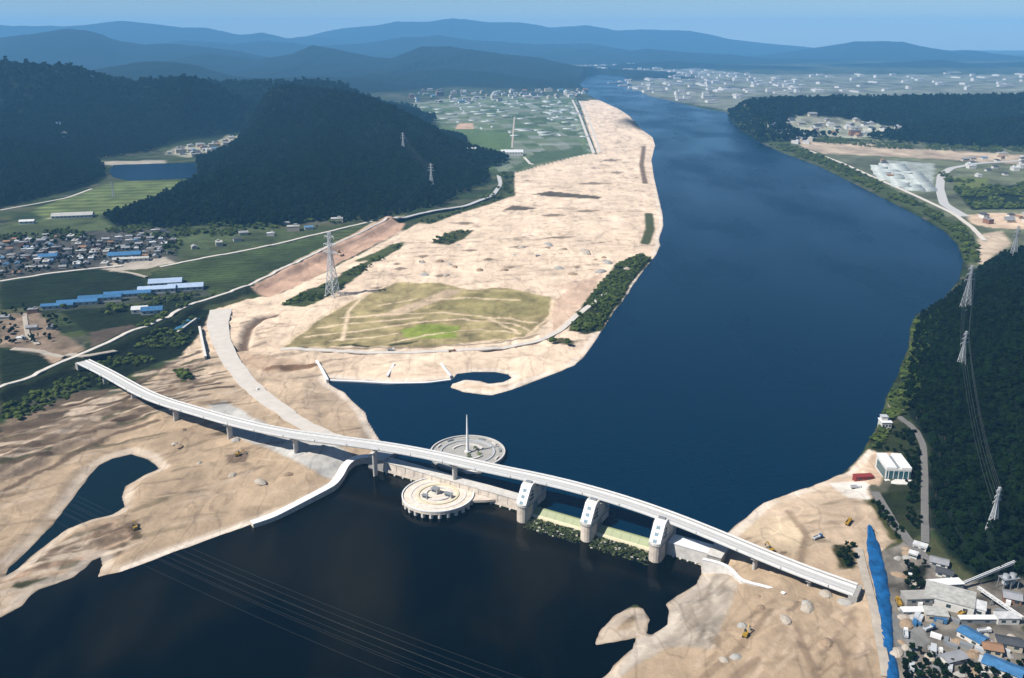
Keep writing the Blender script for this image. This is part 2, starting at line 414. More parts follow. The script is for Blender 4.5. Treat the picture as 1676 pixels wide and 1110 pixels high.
def water_material(name, rgb, rough, bump, murk=None):
    m = bpy.data.materials.new(name); m.use_nodes = True
    nt = m.node_tree; nn = nt.nodes; lk = nt.links
    b = nn['Principled BSDF']; b.inputs['Base Color'].default_value = (*rgb, 1)
    b.inputs['IOR'].default_value = 1.33; b.inputs['Specular IOR Level'].default_value = .16
    g = nn.new('ShaderNodeNewGeometry')
    n1 = nn.new('ShaderNodeTexNoise'); n1.inputs['Scale'].default_value = .35; n1.inputs['Detail'].default_value = 4
    n2 = nn.new('ShaderNodeTexNoise'); n2.inputs['Scale'].default_value = .006; n2.inputs['Detail'].default_value = 3
    mp = nn.new('ShaderNodeMapping'); mp.inputs['Scale'].default_value = (1, .45, 1); mp.inputs['Rotation'].default_value = (0, 0, .5)
    lk.new(g.outputs['Position'], mp.inputs[0])
    lk.new(g.outputs['Position'], n1.inputs['Vector']); lk.new(mp.outputs[0], n2.inputs['Vector'])
    mr = nn.new('ShaderNodeMapRange'); mr.inputs['From Min'].default_value = .35; mr.inputs['From Max'].default_value = .65
    mr.inputs['To Min'].default_value = rough * .7; mr.inputs['To Max'].default_value = rough * 1.4
    lk.new(n2.outputs['Fac'], mr.inputs['Value']); lk.new(mr.outputs[0], b.inputs['Roughness'])
    bp = nn.new('ShaderNodeBump'); bp.inputs['Strength'].default_value = bump; bp.inputs['Distance'].default_value = .4
    lk.new(n1.outputs['Fac'], bp.inputs['Height']); lk.new(bp.outputs[0], b.inputs['Normal'])
    if murk:
        n3 = nn.new('ShaderNodeTexNoise'); n3.inputs['Scale'].default_value = .012; n3.inputs['Detail'].default_value = 5
        lk.new(mp.outputs[0], n3.inputs['Vector'])
        m3 = nn.new('ShaderNodeMapRange'); m3.inputs['From Min'].default_value = .48; m3.inputs['From Max'].default_value = .68
        lk.new(n3.outputs['Fac'], m3.inputs['Value'])
        mx = nn.new('ShaderNodeMix'); mx.data_type = 'RGBA'; lk.new(m3.outputs[0], mx.inputs['Factor'])
        mx.inputs['A'].default_value = (*rgb, 1); mx.inputs['B'].default_value = (*murk, 1)
        lk.new(mx.outputs['Result'], b.inputs['Base Color'])
    return m
M_WATER = water_material('river_water', (.0002, .0115, .029), .24, .6)
M_WATER_LO = water_material('lower_water', (.0003, .0012, .0018), .14, .25, (.008, .0072, .0038))
M_POND = water_material('pond_water', (.002, .008, .012), .07, .2)

# ------------------------------------------------------------------ mesh building
class MB:
    def __init__(s): s.v = []; s.f = []; s.mi = []
    def add(s, vs, fs, mi=0):
        o = len(s.v); s.v += [tuple(p) for p in vs]; s.f += [tuple(i + o for i in f) for f in fs]; s.mi += [mi] * len(fs); return s
    def box(s, c, size, rz=0, mi=0, taper=1.0):
        x, y, z = [q / 2 for q in size]; ca, sa = math.cos(rz), math.sin(rz); vs = []
        for k, (i, j, l) in enumerate([(-1, -1, -1), (1, -1, -1), (1, 1, -1), (-1, 1, -1), (-1, -1, 1), (1, -1, 1), (1, 1, 1), (-1, 1, 1)]):
            t = taper if l > 0 else 1
            X, Y = i * x * t, j * y * t
            vs.append((c[0] + X * ca - Y * sa, c[1] + X * sa + Y * ca, c[2] + l * z))
        return s.add(vs, [(0, 3, 2, 1), (4, 5, 6, 7), (0, 1, 5, 4), (1, 2, 6, 5), (2, 3, 7, 6), (3, 0, 4, 7)], mi)
    def bar(s, a, b, w, mi=0, w2=None):
        a = np.array(a, float); b = np.array(b, float); d = b - a; d /= np.linalg.norm(d) + 1e-9
        r = np.array((0, 0, 1.)) if abs(d[2]) < .9 else np.array((1., 0, 0))
        p = np.cross(d, r); p /= np.linalg.norm(p); q = np.cross(d, p); w2 = w if w2 is None else w2
        vs = [a + (i * p + j * q) * w / 2 for i, j in ((-1, -1), (1, -1), (1, 1), (-1, 1))] + [b + (i * p + j * q) * w2 / 2 for i, j in ((-1, -1), (1, -1), (1, 1), (-1, 1))]
        return s.add(vs, [(0, 1, 2, 3), (7, 6, 5, 4), (0, 4, 5, 1), (1, 5, 6, 2), (2, 6, 7, 3), (3, 7, 4, 0)], mi)
    def prism(s, outline, z0, z1, mi=0, scale=1.0):
        n = len(outline); cx = sum(p[0] for p in outline) / n; cy = sum(p[1] for p in outline) / n
        vs = [(p[0], p[1], z0) for p in outline] + [(cx + (p[0] - cx) * scale, cy + (p[1] - cy) * scale, z1) for p in outline]
        return s.add(vs, [tuple(range(n))[::-1], tuple(range(n, 2 * n))] + [(i, (i + 1) % n, n + (i + 1) % n, n + i) for i in range(n)], mi)
    def cyl(s, c, r, h, n=12, mi=0, r2=None):
        r2 = r if r2 is None else r2
        vs = [(c[0] + r * math.cos(2 * math.pi * k / n), c[1] + r * math.sin(2 * math.pi * k / n), c[2]) for k in range(n)] + \
             [(c[0] + r2 * math.cos(2 * math.pi * k / n), c[1] + r2 * math.sin(2 * math.pi * k / n), c[2] + h) for k in range(n)]
        return s.add(vs, [tuple(range(n))[::-1], tuple(range(n, 2 * n))] + [(i, (i + 1) % n, n + (i + 1) % n, n + i) for i in range(n)], mi)
    def loft(s, rings, mi=0, closed=True, caps=True):
        n = len(rings[0]); vs = [p for r in rings for p in r]; fs = []
        for k in range(len(rings) - 1):
            for i in range(n if closed else n - 1):
                j = (i + 1) % n; fs.append((k * n + i, k * n + j, (k + 1) * n + j, (k + 1) * n + i))
        if caps and closed:
            fs.append(tuple(range(n))[::-1]); fs.append(tuple((len(rings) - 1) * n + i for i in range(n)))
        return s.add(vs, fs, mi)
    def mesh(s, name, mats, smooth=False):
        me = bpy.data.meshes.new(name); me.from_pydata(s.v, [], s.f)
        for m in (mats if isinstance(mats, (list, tuple)) else [mats]): me.materials.append(m)
        me.polygons.foreach_set('material_index', s.mi)
        if smooth: me.polygons.foreach_set('use_smooth', [True] * len(s.f))
        me.update()
        bm = bmesh.new(); bm.from_mesh(me); bmesh.ops.recalc_face_normals(bm, faces=bm.faces); bm.to_mesh(me); bm.free()
        return me
    def build(s, name, mats, parent=None, smooth=False, **tags):
        return link(s.mesh(name, mats, smooth), name, parent, **tags)

def link(me, name, parent=None, loc=None, rz=None, scale=None, label=None, cat=None, group=None, kind=None):
    o = bpy.data.objects.new(name, me); COL.objects.link(o)
    if parent is not None: o.parent = parent
    if loc is not None: o.location = loc
    if rz is not None: o.rotation_euler = (0, 0, rz)
    if scale is not None: o.scale = scale if hasattr(scale, '__len__') else (scale,) * 3
    if label: o['label'] = label
    if cat: o['category'] = cat
    if group: o['group'] = group
    if kind: o['kind'] = kind
    return o
def thing(name, label, cat, loc=(0, 0, 0), rz=0, group=None, scale=None):
    return link(None, name, None, loc, rz, scale, label, cat, group)
def copy_tree(o, parent=None):
    c = o.copy(); COL.objects.link(c)
    if parent is not None: c.parent = parent
    for ch in list(o.children): copy_tree(ch, c)
    return c

def np_mesh(name, verts, faces, mats, smooth=True):
    me = bpy.data.meshes.new(name)
    nv, nf, k = len(verts), len(faces), faces.shape[1]
    me.vertices.add(nv); me.vertices.foreach_set('co', verts.astype(np.float32).ravel())
    me.loops.add(nf * k); me.loops.foreach_set('vertex_index', faces.astype(np.int32).ravel())
    me.polygons.add(nf); me.polygons.foreach_set('loop_start', np.arange(0, nf * k, k, dtype=np.int32))
    me.polygons.foreach_set('use_smooth', np.full(nf, smooth))
    for m in mats: me.materials.append(m)
    me.update(calc_edges=True)
    return me

# ------------------------------------------------------------------ ground sheet
ys = [-320.0]
while ys[-1] < 22500:
    y = ys[-1]; d = max(y, 1)
    ys.append(y + (30 if y < 250 else min(max(2.0, 3.3 * (d / 1000.) ** 2), 75 if d < 9000 else 130)))
ys = np.array(ys)
xs = [0.0]
while xs[-1] < 13800:
    x = xs[-1]; xs.append(x + min(max(2.3, .0118 * (x - 250)), 110))
xs = np.array(xs); xs = np.concatenate([-xs[:0:-1], xs])
GX, GY = np.meshgrid(xs, ys)
gx, gy = GX.ravel(), GY.ravel()
gz = terrain_h(gx, gy)
hh = hill_h(gx, gy)
dist = np.maximum(gy, 200)
FE = .35 + dist * .0013          # edge softness grows with grid spacing

colr = np.zeros((len(gx), 3)); veg = np.zeros(len(gx))
# farmland patchwork
ang = .35
fx = gx * math.cos(ang) + gy * math.sin(ang); fy = -gx * math.sin(ang) + gy * math.cos(ang)
cw, ch = np.where(gy > 2600, 120., 62.), np.where(gy > 2600, 60., 26.)
hA = _hash(np.floor(fx / cw), np.floor(fy / ch), 77); hB = _hash(np.floor(fx / cw), np.floor(fy / ch), 78)
pal = np.array([(.040, .066, .022), (.055, .082, .030), (.075, .10, .038), (.032, .050, .022), (.10, .11, .05), (.12, .12, .085)])
colr[:] = pal[np.minimum((hA * 6).astype(int), 5)] * (.85 + .3 * hB)[:, None]
veg[:] = .8

def paint(poly, c, v=None, var=.15, ns=.05, feather=1.0, jit=3.0, amount=1.0, seed=40, rows=None):
    R = 30.0 + 12
    sd = sdpoly(gx, gy, poly, R)
    m = sd > -R + .1
    if not m.any(): return
    jn = fbm(gx[m] / 16., gy[m] / 16., seed, 3) * jit
    f = FE[m] * feather
    w = sstep(-f, f, sd[m] + jn) * amount
    k = 1 + var * fbm(gx[m] * ns, gy[m] * ns, seed + 3, 4) * 2
    if rows: k = k * (1 + .35 * np.sin((gx[m] * math.sin(rows[0]) - gy[m] * math.cos(rows[0]) + 4 * fbm(gx[m] / 60, gy[m] / 60, 5, 2)) * 2 * math.pi / rows[1]))
    colr[m] = colr[m] * (1 - w)[:, None] + np.array(c)[None] * k[:, None] * w[:, None]
    if v is not None: veg[m] = veg[m] * (1 - w) + v * w
def stroke(pts, half, c, v=None, jit=.8, amount=1.0, seed=60):
    R = half + 40
    d, _ = dline(gx, gy, pts, R); m = d < R - .1
    if not m.any(): return
    f = FE[m]; w = sstep(half + f, half - f, d[m] + fbm(gx[m] / 9., gy[m] / 9., seed, 2) * jit) * amount
    colr[m] = colr[m] * (1 - w)[:, None] + np.array(c)[None] * w[:, None]
    if v is not None: veg[m] = veg[m] * (1 - w) + v * w

SAND_U, SAND_D = np.array((.60, .475, .362)), np.array((.33, .25, .172))
# sand banks, paler upstream
sandL = polyG([(-200, 800), (0, 726), (100, 690), (150, 662), (215, 640), (290, 590), (322, 552), (335, 525), (352, 508), (400, 490), (442, 487), (520, 452), (600, 412), (662, 378), (700, 360), (760, 346), (815, 328), (842, 318), (842, 282),
               (905, 268), (975, 252), (962, 210), (948, 166), (985, 163), (1110, 200), (1110, 400), (1010, 560), (950, 630), (800, 670), (600, 620), (640, 745), (570, 820), (400, 890), (160, 970), (0, 1040), (-300, 1120)])
sandR = polyG([(1140, 940), (1150, 850), (1240, 810), (1390, 762), (1425, 728), (1436, 735), (1424, 800), (1440, 850), (1472, 885), (1440, 905), (1440, 960), (1462, 1120), (1480, 1300), (880, 1300), (940, 1110), (950, 1000), (1080, 980)])
for P in (sandL, sandR):
    R = 42.; sd = sdpoly(gx, gy, P, R); m = sd > -R + .1
    w = sstep(-FE[m], FE[m], sd[m] + fbm(gx[m] / 16., gy[m] / 16., 14, 3) * 3)
    s_, t_ = ST(gx[m], gy[m]); mixf = sstep(-40, 260, t_ + 60 * fbm(gx[m] / 120., gy[m] / 120., 9, 3))[:, None]
    c = SAND_D * (1 - mixf) + SAND_U * mixf
    k = 1 + .22 * fbm(gx[m] / 34., gy[m] / 34., 16, 4) + .10 * fbm(gx[m] / 7., gy[m] / 7., 18, 2)
    # dark track streaks, and bank shadows painted into the sand colour
    q = fbm((gx[m] * .9 + gy[m] * .43) / 90., (gy[m] * .9 - gx[m] * .43) / 7., 44, 4)
    dk = sstep(.34, .62, q) * .40 + sstep(.26, .55, fbm(gx[m] / 30., gy[m] / 9., 46, 4)) * .26
    c = c * (k * (1 - dk))[:, None] * np.array((1, 1, 1))[None]
    colr[m] = colr[m] * (1 - w)[:, None] + c * w[:, None]
    veg[m] = veg[m] * (1 - w)
def Z(pts, c, v=None, **k): paint(polyG(pts), c, v, **k)
def S(pts, half, c, v=None, **k): stroke(polyG(pts), half, c, v, **k)

# far plains and towns
Z([(930, 106), (1100, 110), (1240, 122), (1700, 122), (1700, 158), (1230, 158), (1200, 182), (1060, 158), (1030, 142), (975, 136)], (.24, .26, .20), .8, var=.5, ns=.012, jit=0)
# fields beyond the ridge
midf = [(655, 172), (760, 158), (940, 158), (975, 252), (905, 266), (845, 282), (800, 285), (740, 215), (690, 190)]
sd = sdpoly(gx, gy, polyG(midf), 60.); m = sd > -5
a2 = .12; hx = gx[m] * math.cos(a2) + gy[m] * math.sin(a2); hy = -gx[m] * math.sin(a2) + gy[m] * math.cos(a2)
hC = _hash(np.floor(hx / 46.), np.floor(hy / 70.), 91); hD = _hash(np.floor(hx / 46.), np.floor(hy / 70.), 92)
pal2 = np.array([(.10, .15, .07), (.13, .18, .09), (.20, .24, .17), (.16, .20, .11), (.22, .25, .19), (.08, .12, .05), (.26, .29, .25)])
colr[m] = pal2[np.minimum((hC * 7).astype(int), 6)] * (.85 + .3 * hD)[:, None]; veg[m] = .6
Z([(715, 208), (765, 210), (830, 216), (840, 240), (828, 268), (800, 282), (770, 250)], (.12, .19, .07), .7, var=.15)
Z([(750, 202), (775, 202), (775, 211), (745, 211)], (.40, .28, .20), 0)
Z([(870, 255), (950, 240), (965, 252), (880, 268), (850, 280), (830, 282)], (.10, .15, .07), .8)
Z([(812, 288), (838, 284), (843, 320), (806, 334), (760, 348), (706, 368), (672, 366), (700, 352), (762, 343), (808, 326), (822, 305)], (.085, .11, .04), .9)
# right bank beyond the river
Z([(1185, 180), (1215, 190), (1330, 225), (1700, 240), (1700, 420), (1590, 440), (1560, 375), (1450, 320), (1340, 268), (1240, 228)], (.16, .18, .11), .7, var=.4, ns=.02, jit=2)
Z([(1300, 231), (1420, 236), (1500, 245), (1700, 255), (1700, 272), (1560, 262), (1450, 256), (1350, 252), (1318, 243)], (.36, .29, .22), .1, var=.4, ns=.02)
Z([(1450, 262), (1530, 268), (1525, 315), (1480, 312), (1430, 286)], (.30, .33, .31), .2, var=.25)
Z([(1565, 290), (1620, 292), (1610, 308), (1560, 310)], (.16, .20, .06), .7)
Z([(1560, 310), (1700, 300), (1700, 342), (1590, 344)], (.02, .035, .015), 1)
Z([(1580, 352), (1640, 348), (1700, 352), (1700, 376), (1625, 374), (1590, 366)], (.50, .38, .28), 0)
Z([(1188, 186), (1205, 212), (1245, 232), (1290, 250), (1345, 270), (1405, 299), (1455, 324), (1505, 349), (1550, 376), (1572, 400), (1580, 428), (1608, 432), (1602, 400), (1580, 372), (1530, 345), (1450, 303), (1350, 256), (1260, 225), (1212, 196)], (.085, .12, .04), .9)
Z([(1600, 385), (1640, 378), (1655, 400), (1625, 420), (1605, 440), (1600, 415)], (.42, .34, .26), 0)
# left valley
Z([(50, 345), (110, 322), (180, 300), (215, 296), (300, 296), (312, 300), (240, 328), (175, 350), (80, 362)], (.14, .18, .065), .6, var=.3, rows=(.2, 40))
Z([(75, 358), (110, 352), (150, 353), (148, 362), (80, 368)], (.40, .36, .31), .1)
Z([(268, 252), (290, 240), (340, 238), (370, 226), (398, 224), (380, 238), (345, 252), (310, 258)], (.30, .29, .22), .4, var=.5, ns=.04)
Z([(82, 236), (112, 232), (135, 252), (105, 256)], (.30, .27, .20), .4)
Z([(150, 266), (270, 262), (270, 267), (185, 270), (160, 272)], (.34, .31, .26), .2)
Z([(0, 372), (60, 360), (160, 352), (240, 348), (330, 375), (480, 378), (560, 372), (600, 366), (560, 380), (420, 402), (300, 430), (280, 385), (120, 378), (0, 392)], (.09, .12, .05), .8, var=.4, ns=.03)
Z([(0, 392), (120, 380), (270, 372), (290, 425), (200, 440), (80, 448), (0, 462)], (.085, .085, .075), .7, var=.4, ns=.06)
Z([(165, 432), (270, 422), (285, 430), (240, 440), (170, 446)], (.36, .32, .27), .1)
Z([(0, 464), (80, 450), (165, 442), (232, 452), (240, 468), (150, 490), (60, 502), (0, 506)], (.011, .022, .006), .6, var=.25, rows=(.25, 16))
Z([(248, 448), (300, 432), (400, 414), (540, 384), (548, 404), (440, 456), (392, 480), (345, 480), (330, 466)], (.056, .084, .028), .6, var=.3, ns=.02, rows=(.28, 13))
Z([(420, 402), (560, 376), (610, 366), (628, 366), (545, 400), (540, 385), (400, 412), (300, 432)], (.085, .115, .042), .7, rows=(.28, 22))
Z([(100, 512), (215, 500), (300, 490), (360, 482), (388, 486), (320, 503), (240, 542), (190, 545), (140, 545)], (.014, .026, .009), .7, var=.3)
Z([(148, 545), (215, 530), (235, 540), (200, 560), (150, 572)], (.085, .065, .05), .3)
Z([(0, 515), (60, 510), (100, 545), (140, 570), (132, 590), (70, 575), (0, 570)], (.22, .165, .12), .3, var=.35, ns=.07)
Z([(70, 578), (135, 588), (150, 600), (110, 618), (85, 606), (60, 590)], (.32, .235, .17), 0)
Z([(0, 572), (70, 582), (92, 600), (60, 618), (0, 645)], (.010, .020, .006), .7, rows=(.3, 11))
Z([(230, 470), (330, 466), (345, 482), (290, 488), (200, 500), (90, 512), (150, 490)], (.05, .06, .045), .6, var=.4)
# levee: road crest, green slopes, long reddish berm
stroke(LEVEE, 15, (.030, .045, .018), .9, jit=1.5)
Z([(0, 655), (70, 626), (140, 600), (240, 553), (322, 512), (345, 508), (330, 545), (295, 580), (215, 612), (170, 640), (140, 625), (60, 655), (0, 690)], (.010, .020, .007), 1, var=.3)
Z([(0, 700), (60, 668), (130, 640), (190, 640), (150, 668), (60, 712), (0, 735)], (.10, .075, .052), .5, var=.5, ns=.05)
Z([(410, 478), (545, 406), (622, 366), (664, 368), (655, 380), (600, 408), (520, 452), (442, 488)], (.42, .28, .205), 0, var=.15)
S([(415, 472), (545, 403), (622, 364), (660, 362)], 3.5, (.62, .53, .38))
S([(450, 488), (520, 456), (600, 412), (660, 378)], 2.5, (.60, .50, .38))
Z([(456, 500), (500, 476), (545, 458), (565, 445), (600, 428), (640, 405), (660, 398), (652, 410), (600, 436), (590, 452), (545, 482), (500, 503)], (.085, .11, .035), .9, var=.3)
Z([(575, 430), (640, 402), (660, 396), (640, 412), (600, 428)], (.12, .15, .05), .9)
# pale working bar: scrub, pink sand, and bank shadows painted as dark marks
Z([(705, 398), (742, 378), (776, 377), (760, 390), (735, 401)], (.085, .095, .035), .9)
Z([(872, 318), (900, 313), (985, 322), (980, 326), (900, 322)], (.10, .08, .055), .3, jit=1)
Z([(822, 345), (840, 336), (880, 341), (860, 344)], (.13, .10, .07), .3, jit=1)
Z([(935, 470), (985, 448), (975, 470), (935, 520), (905, 545), (900, 500)], (.44, .315, .235), 0, amount=.8)
Z([(900, 470), (985, 450), (960, 475)], (.40, .29, .22), 0, amount=.6)
for px, py, w in [(655, 440, 14), (720, 452, 12), (835, 436, 10), (945, 438, 8), (650, 432, 9), (970, 300, 30), (1000, 262, 18), (920, 388, 26), (760, 365, 22), (620, 470, 16), (800, 425, 10), (1010, 282, 12), (905, 352, 24), (850, 404, 20), (690, 420, 14), (960, 345, 22), (770, 410, 16)]:
    Z([(px - w, py + 1), (px, py - 2), (px + w, py), (px, py + 3)], (.15, .115, .08), .2, jit=2, amount=.85)
# garden with curved paths
Z([(464, 568), (488, 545), (540, 510), (600, 480), (650, 462), (722, 463), (765, 474), (830, 473), (900, 487), (906, 500), (895, 530), (870, 548), (820, 560), (700, 568), (560, 569)], (.29, .24, .12), .2, var=.35, ns=.06)
Z([(610, 520), (650, 505), (725, 476), (760, 474), (700, 500), (650, 518)], (.44, .34, .235), .2)
Z([(700, 505), (760, 482), (840, 478), (898, 490), (898, 512), (860, 520), (760, 512)], (.255, .22, .10), .25, var=.3)
Z([(655, 540), (700, 531), (752, 535), (748, 555), (700, 558), (660, 552)], (.22, .27, .055), .3)
for pts in ([(464, 566), (520, 524), (570, 495), (650, 460), (725, 462)], [(560, 520), (640, 515), (720, 512), (800, 518), (880, 530)], [(500, 552), (600, 540), (680, 528), (760, 522), (840, 530), (872, 545)],
            [(640, 562), (700, 548), (780, 540), (850, 548)], [(600, 480), (570, 510), (560, 560)], [(905, 490), (900, 520), (860, 552), (780, 562)], [(800, 520), (845, 545)], [(520, 535), (600, 528), (690, 520)], [(540, 558), (620, 552), (650, 545)], [(700, 490), (760, 487), (850, 492)], [(620, 500), (680, 488)]):
    S(pts, 2.0, (.56, .44, .31), 0)
S([(466, 571), (560, 572), (700, 569), (820, 562), (880, 548)], 2.0, (.16, .12, .08), .2, amount=.8)
for pts in ([(640, 567), (680, 562)], [(560, 567), (600, 568)], [(466, 571), (500, 570)]): S(pts, 3, (.07, .07, .03), .7)
# river edge scrub
Z([(928, 542), (944, 515), (962, 490), (985, 463), (1010, 432), (1050, 414), (1068, 424), (1040, 452), (1020, 488), (1002, 512), (984, 540), (960, 545)], (.055, .075, .022), 1, var=.35)
Z([(900, 556), (920, 550), (940, 560), (936, 568), (905, 564)], (.11, .10, .05), .8)
S([(1054, 240), (1050, 270), (1056, 300)], 6, (.20, .14, .095), .5)
S([(1062, 350), (1064, 375), (1056, 398)], 8, (.11, .13, .05), .9)
# near bank: gravel apron, tracks, stains, painted mound and ditch shade
Z([(330, 668), (370, 655), (420, 690), (520, 720), (600, 745), (560, 780), (520, 775), (440, 735), (380, 712)], (.42, .41, .39), .1, var=.2)
Z([(285, 610), (310, 602), (318, 625), (295, 632)], (.05, .06, .025), 1)
Z([(330, 560), (385, 575), (480, 590), (520, 600), (440, 612), (395, 600)], (.40, .285, .20), 0, amount=.7)
S([(440, 607), (480, 603), (520, 598)], 5, (.17, .105, .065), .1)  # shadow of the low mound, painted brown on the sand
stroke(TRENCH, 4.5, (.15, .105, .075), .2)  # dark brown paints the ditch's shade along the trench
stroke(TRACK1, 2.5, (.40, .31, .235), 0); stroke(TRACK2, 2.5, (.42, .33, .25), 0)
S([(0, 810), (100, 755), (180, 715), (260, 690)], 3, (.14, .10, .07), .2)
S([(200, 640), (270, 600), (325, 575)], 3.5, (.13, .10, .075), .3); S([(0, 770), (90, 715), (160, 690)], 3, (.12, .09, .07), .3)
Z([(370, 745), (410, 738), (400, 756), (376, 758)], (.15, .11, .08), .2)
Z([(206, 862), (225, 855), (232, 880), (215, 885)], (.10, .07, .045), .3); Z([(165, 905), (205, 890), (190, 908), (165, 915)], (.10, .07, .045), .3)
Z([(100, 880), (190, 855), (215, 880), (160, 905), (60, 950), (0, 962), (0, 945), (60, 915)], (.30, .215, .15), .2, var=.5, ns=.12)
stroke(np.vstack([polyZ([(592, 760), (560, 792), (520, 808), (470, 832), (420, 852), (350, 876), (270, 905), (205, 930)], 2)]), 4.0, (.60, .52, .44), 0)
S([(600, 690), (600, 720)], 5, (.30, .24, .18), .2)
rr = random.Random(5)
Z([(0, 735), (100, 692), (200, 650), (250, 634), (300, 596), (335, 590), (310, 660), (200, 705), (90, 750), (0, 795)], (.20, .15, .11), .2, var=.4, ns=.06, amount=.65)
def scratches_and_shade(quad, n, ang_, L, half, cols_, amt=.75):
    q = np.array([G0(*p) for p in quad]); lo, hi = q.min(0), q.max(0); k = 0
    while k < n:
        p = np.array((rr.uniform(lo[0], hi[0]), rr.uniform(lo[1], hi[1])))
        if float(sdpoly(p[:1], p[1:], q, 5)[0]) < 1: continue
        k += 1; a = ang_ + rr.uniform(-.25, .25); l = L * rr.uniform(.5, 1.4); d = np.array((math.cos(a), math.sin(a))) * l / 2; e = np.array((-d[1], d[0])) * rr.uniform(-.25, .25)
        stroke(np.array([p - d, p + e, p + d]), half * rr.uniform(.6, 1.4), rr.choice(cols_), .15, jit=1.2, amount=amt * rr.uniform(.6, 1.1))
BR = [(.075, .052, .035), (.10, .072, .05), (.14, .10, .07), (.20, .15, .105), (.07, .065, .035), (.46, .37, .285), (.44, .36, .28)]
scratches_and_shade([(0, 690), (150, 650), (250, 640), (300, 640), (250, 690), (120, 720), (0, 770)], 95, .62, 40, 2.5, BR, 1.0)
scratches_and_shade([(180, 660), (230, 615), (330, 560), (345, 600), (400, 640), (330, 690), (260, 660)], 60, .5, 28, 2.2, BR, 1.0)
scratches_and_shade([(0, 760), (200, 690), (330, 720), (300, 860), (160, 930), (0, 940)], 26, .55, 45, 1.8, BR[1:] + BR[4:], .5)
scratches_and_shade([(60, 905), (190, 850), (215, 890), (160, 925), (20, 985), (0, 960)], 60, .6, 18, 2.2, BR, 1.0)
scratches_and_shade([(300, 690), (540, 750), (560, 790), (400, 850), (300, 860)], 14, .5, 30, 1.5, BR[2:], .5)
scratches_and_shade([(390, 520), (460, 520), (450, 570), (390, 600), (380, 560)], 12, .9, 14, 1.3, BR[:3], .6)
scratches_and_shade([(850, 290), (1040, 270), (1060, 380), (940, 450), (640, 455), (700, 380)], 60, .05, 46, 1.8, BR[:3], .38)  # dark strokes over the bar paint the shadows of its banks
scratches_and_shade([(850, 290), (1040, 270), (1060, 380), (940, 450), (640, 455), (700, 380)], 18, 1.3, 70, 1.5, BR[1:3], .35)
scratches_and_shade([(965, 175), (1020, 200), (1060, 250), (985, 255)], 20, 1.2, 90, 4, BR[1:3], .45)
# right bank apron
Z([(1150, 928), (1188, 932), (1205, 955), (1195, 1000), (1165, 1062), (1090, 1055), (1040, 1090), (1000, 1110), (1040, 1045), (1085, 1000), (1120, 970)], (.33, .285, .235), .1, var=.25, ns=.1)
scratches_and_shade([(1085, 1000), (1150, 940), (1195, 950), (1165, 1062), (1090, 1055)], 34, 1.1, 14, 1.1, [(.17, .14, .11), (.24, .20, .16), (.42, .38, .33)], .7)  # slope streaks, with its dark shadows painted in as strokes
scratches_and_shade([(1100, 1060), (1240, 990), (1420, 1000), (1430, 1110), (1000, 1110)], 34, .9, 20, 1.3, BR[1:3] + [(.46, .36, .27)], .6)
scratches_and_shade([(1225, 850), (1400, 790), (1420, 880), (1400, 950), (1320, 920)], 22, .1, 26, 1.3, BR[2:], .4)
Z([(1205, 865), (1240, 848), (1300, 845), (1318, 880), (1300, 912), (1230, 880)], (.50, .40, .28), 0, amount=.8)
Z([(1365, 895), (1400, 890), (1402, 935), (1372, 930)], (.060, .062, .022), .9)
Z([(1418, 820), (1440, 822), (1490, 878), (1470, 890)], (.10, .105, .035), .9)
Z([(1352, 782), (1420, 786), (1420, 818), (1390, 815)], (.62, .575, .52), 0)
Z([(1425, 735), (1470, 738), (1440, 800), (1420, 790)], (.42, .31, .225), .1)
Z([(1455, 655), (1485, 660), (1470, 690), (1450, 690)], (.26, .21, .17), .3)
Z([(1455, 660), (1490, 690), (1512, 730), (1520, 880), (1480, 890), (1430, 820), (1455, 800), (1470, 740), (1420, 728), (1440, 690)], (.035, .05, .018), 1, amount=.8)
Z([(1440, 900), (1490, 885), (1560, 950), (1680, 940), (1680, 1200), (1480, 1200), (1462, 1100)], (.16, .145, .125), .4, var=.55, ns=.09)
Z([(1482, 930), (1516, 925), (1512, 968), (1486, 968)], (.02, .025, .015), .9)  # black yard shadow painted into the ground colour
Z([(1440, 1010), (1500, 1000), (1520, 1050), (1480, 1080)], (.17, .17, .165), .2)
for pts in ([(1260, 1000), (1230, 1040), (1190, 1080), (1150, 1110)], [(1300, 1020), (1320, 1070), (1340, 1110)], [(1240, 1080), (1200, 1110)], [(1290, 835), (1320, 880), (1310, 920)], [(1370, 1050), (1400, 1110)]):
    S(pts, 2.2, (.20, .145, .10), .1, amount=.8)
# woodland floor
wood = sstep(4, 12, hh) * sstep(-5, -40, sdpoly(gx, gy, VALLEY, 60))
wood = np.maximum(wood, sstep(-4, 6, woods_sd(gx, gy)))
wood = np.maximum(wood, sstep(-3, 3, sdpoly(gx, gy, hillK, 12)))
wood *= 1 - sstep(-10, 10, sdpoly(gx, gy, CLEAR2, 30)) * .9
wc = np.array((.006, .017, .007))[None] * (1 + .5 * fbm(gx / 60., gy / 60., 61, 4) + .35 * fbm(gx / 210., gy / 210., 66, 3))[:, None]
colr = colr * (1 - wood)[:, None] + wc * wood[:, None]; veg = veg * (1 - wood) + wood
paint(CLEAR2, (.30, .31, .24), .4, var=.5, ns=.02)
# crowns too far to tell apart: roughen the wooded ground
far = sstep(3000, 4200, gy) * wood
gz = gz + far * (6 * fbm(gx / 40., gy / 40., 70, 3))
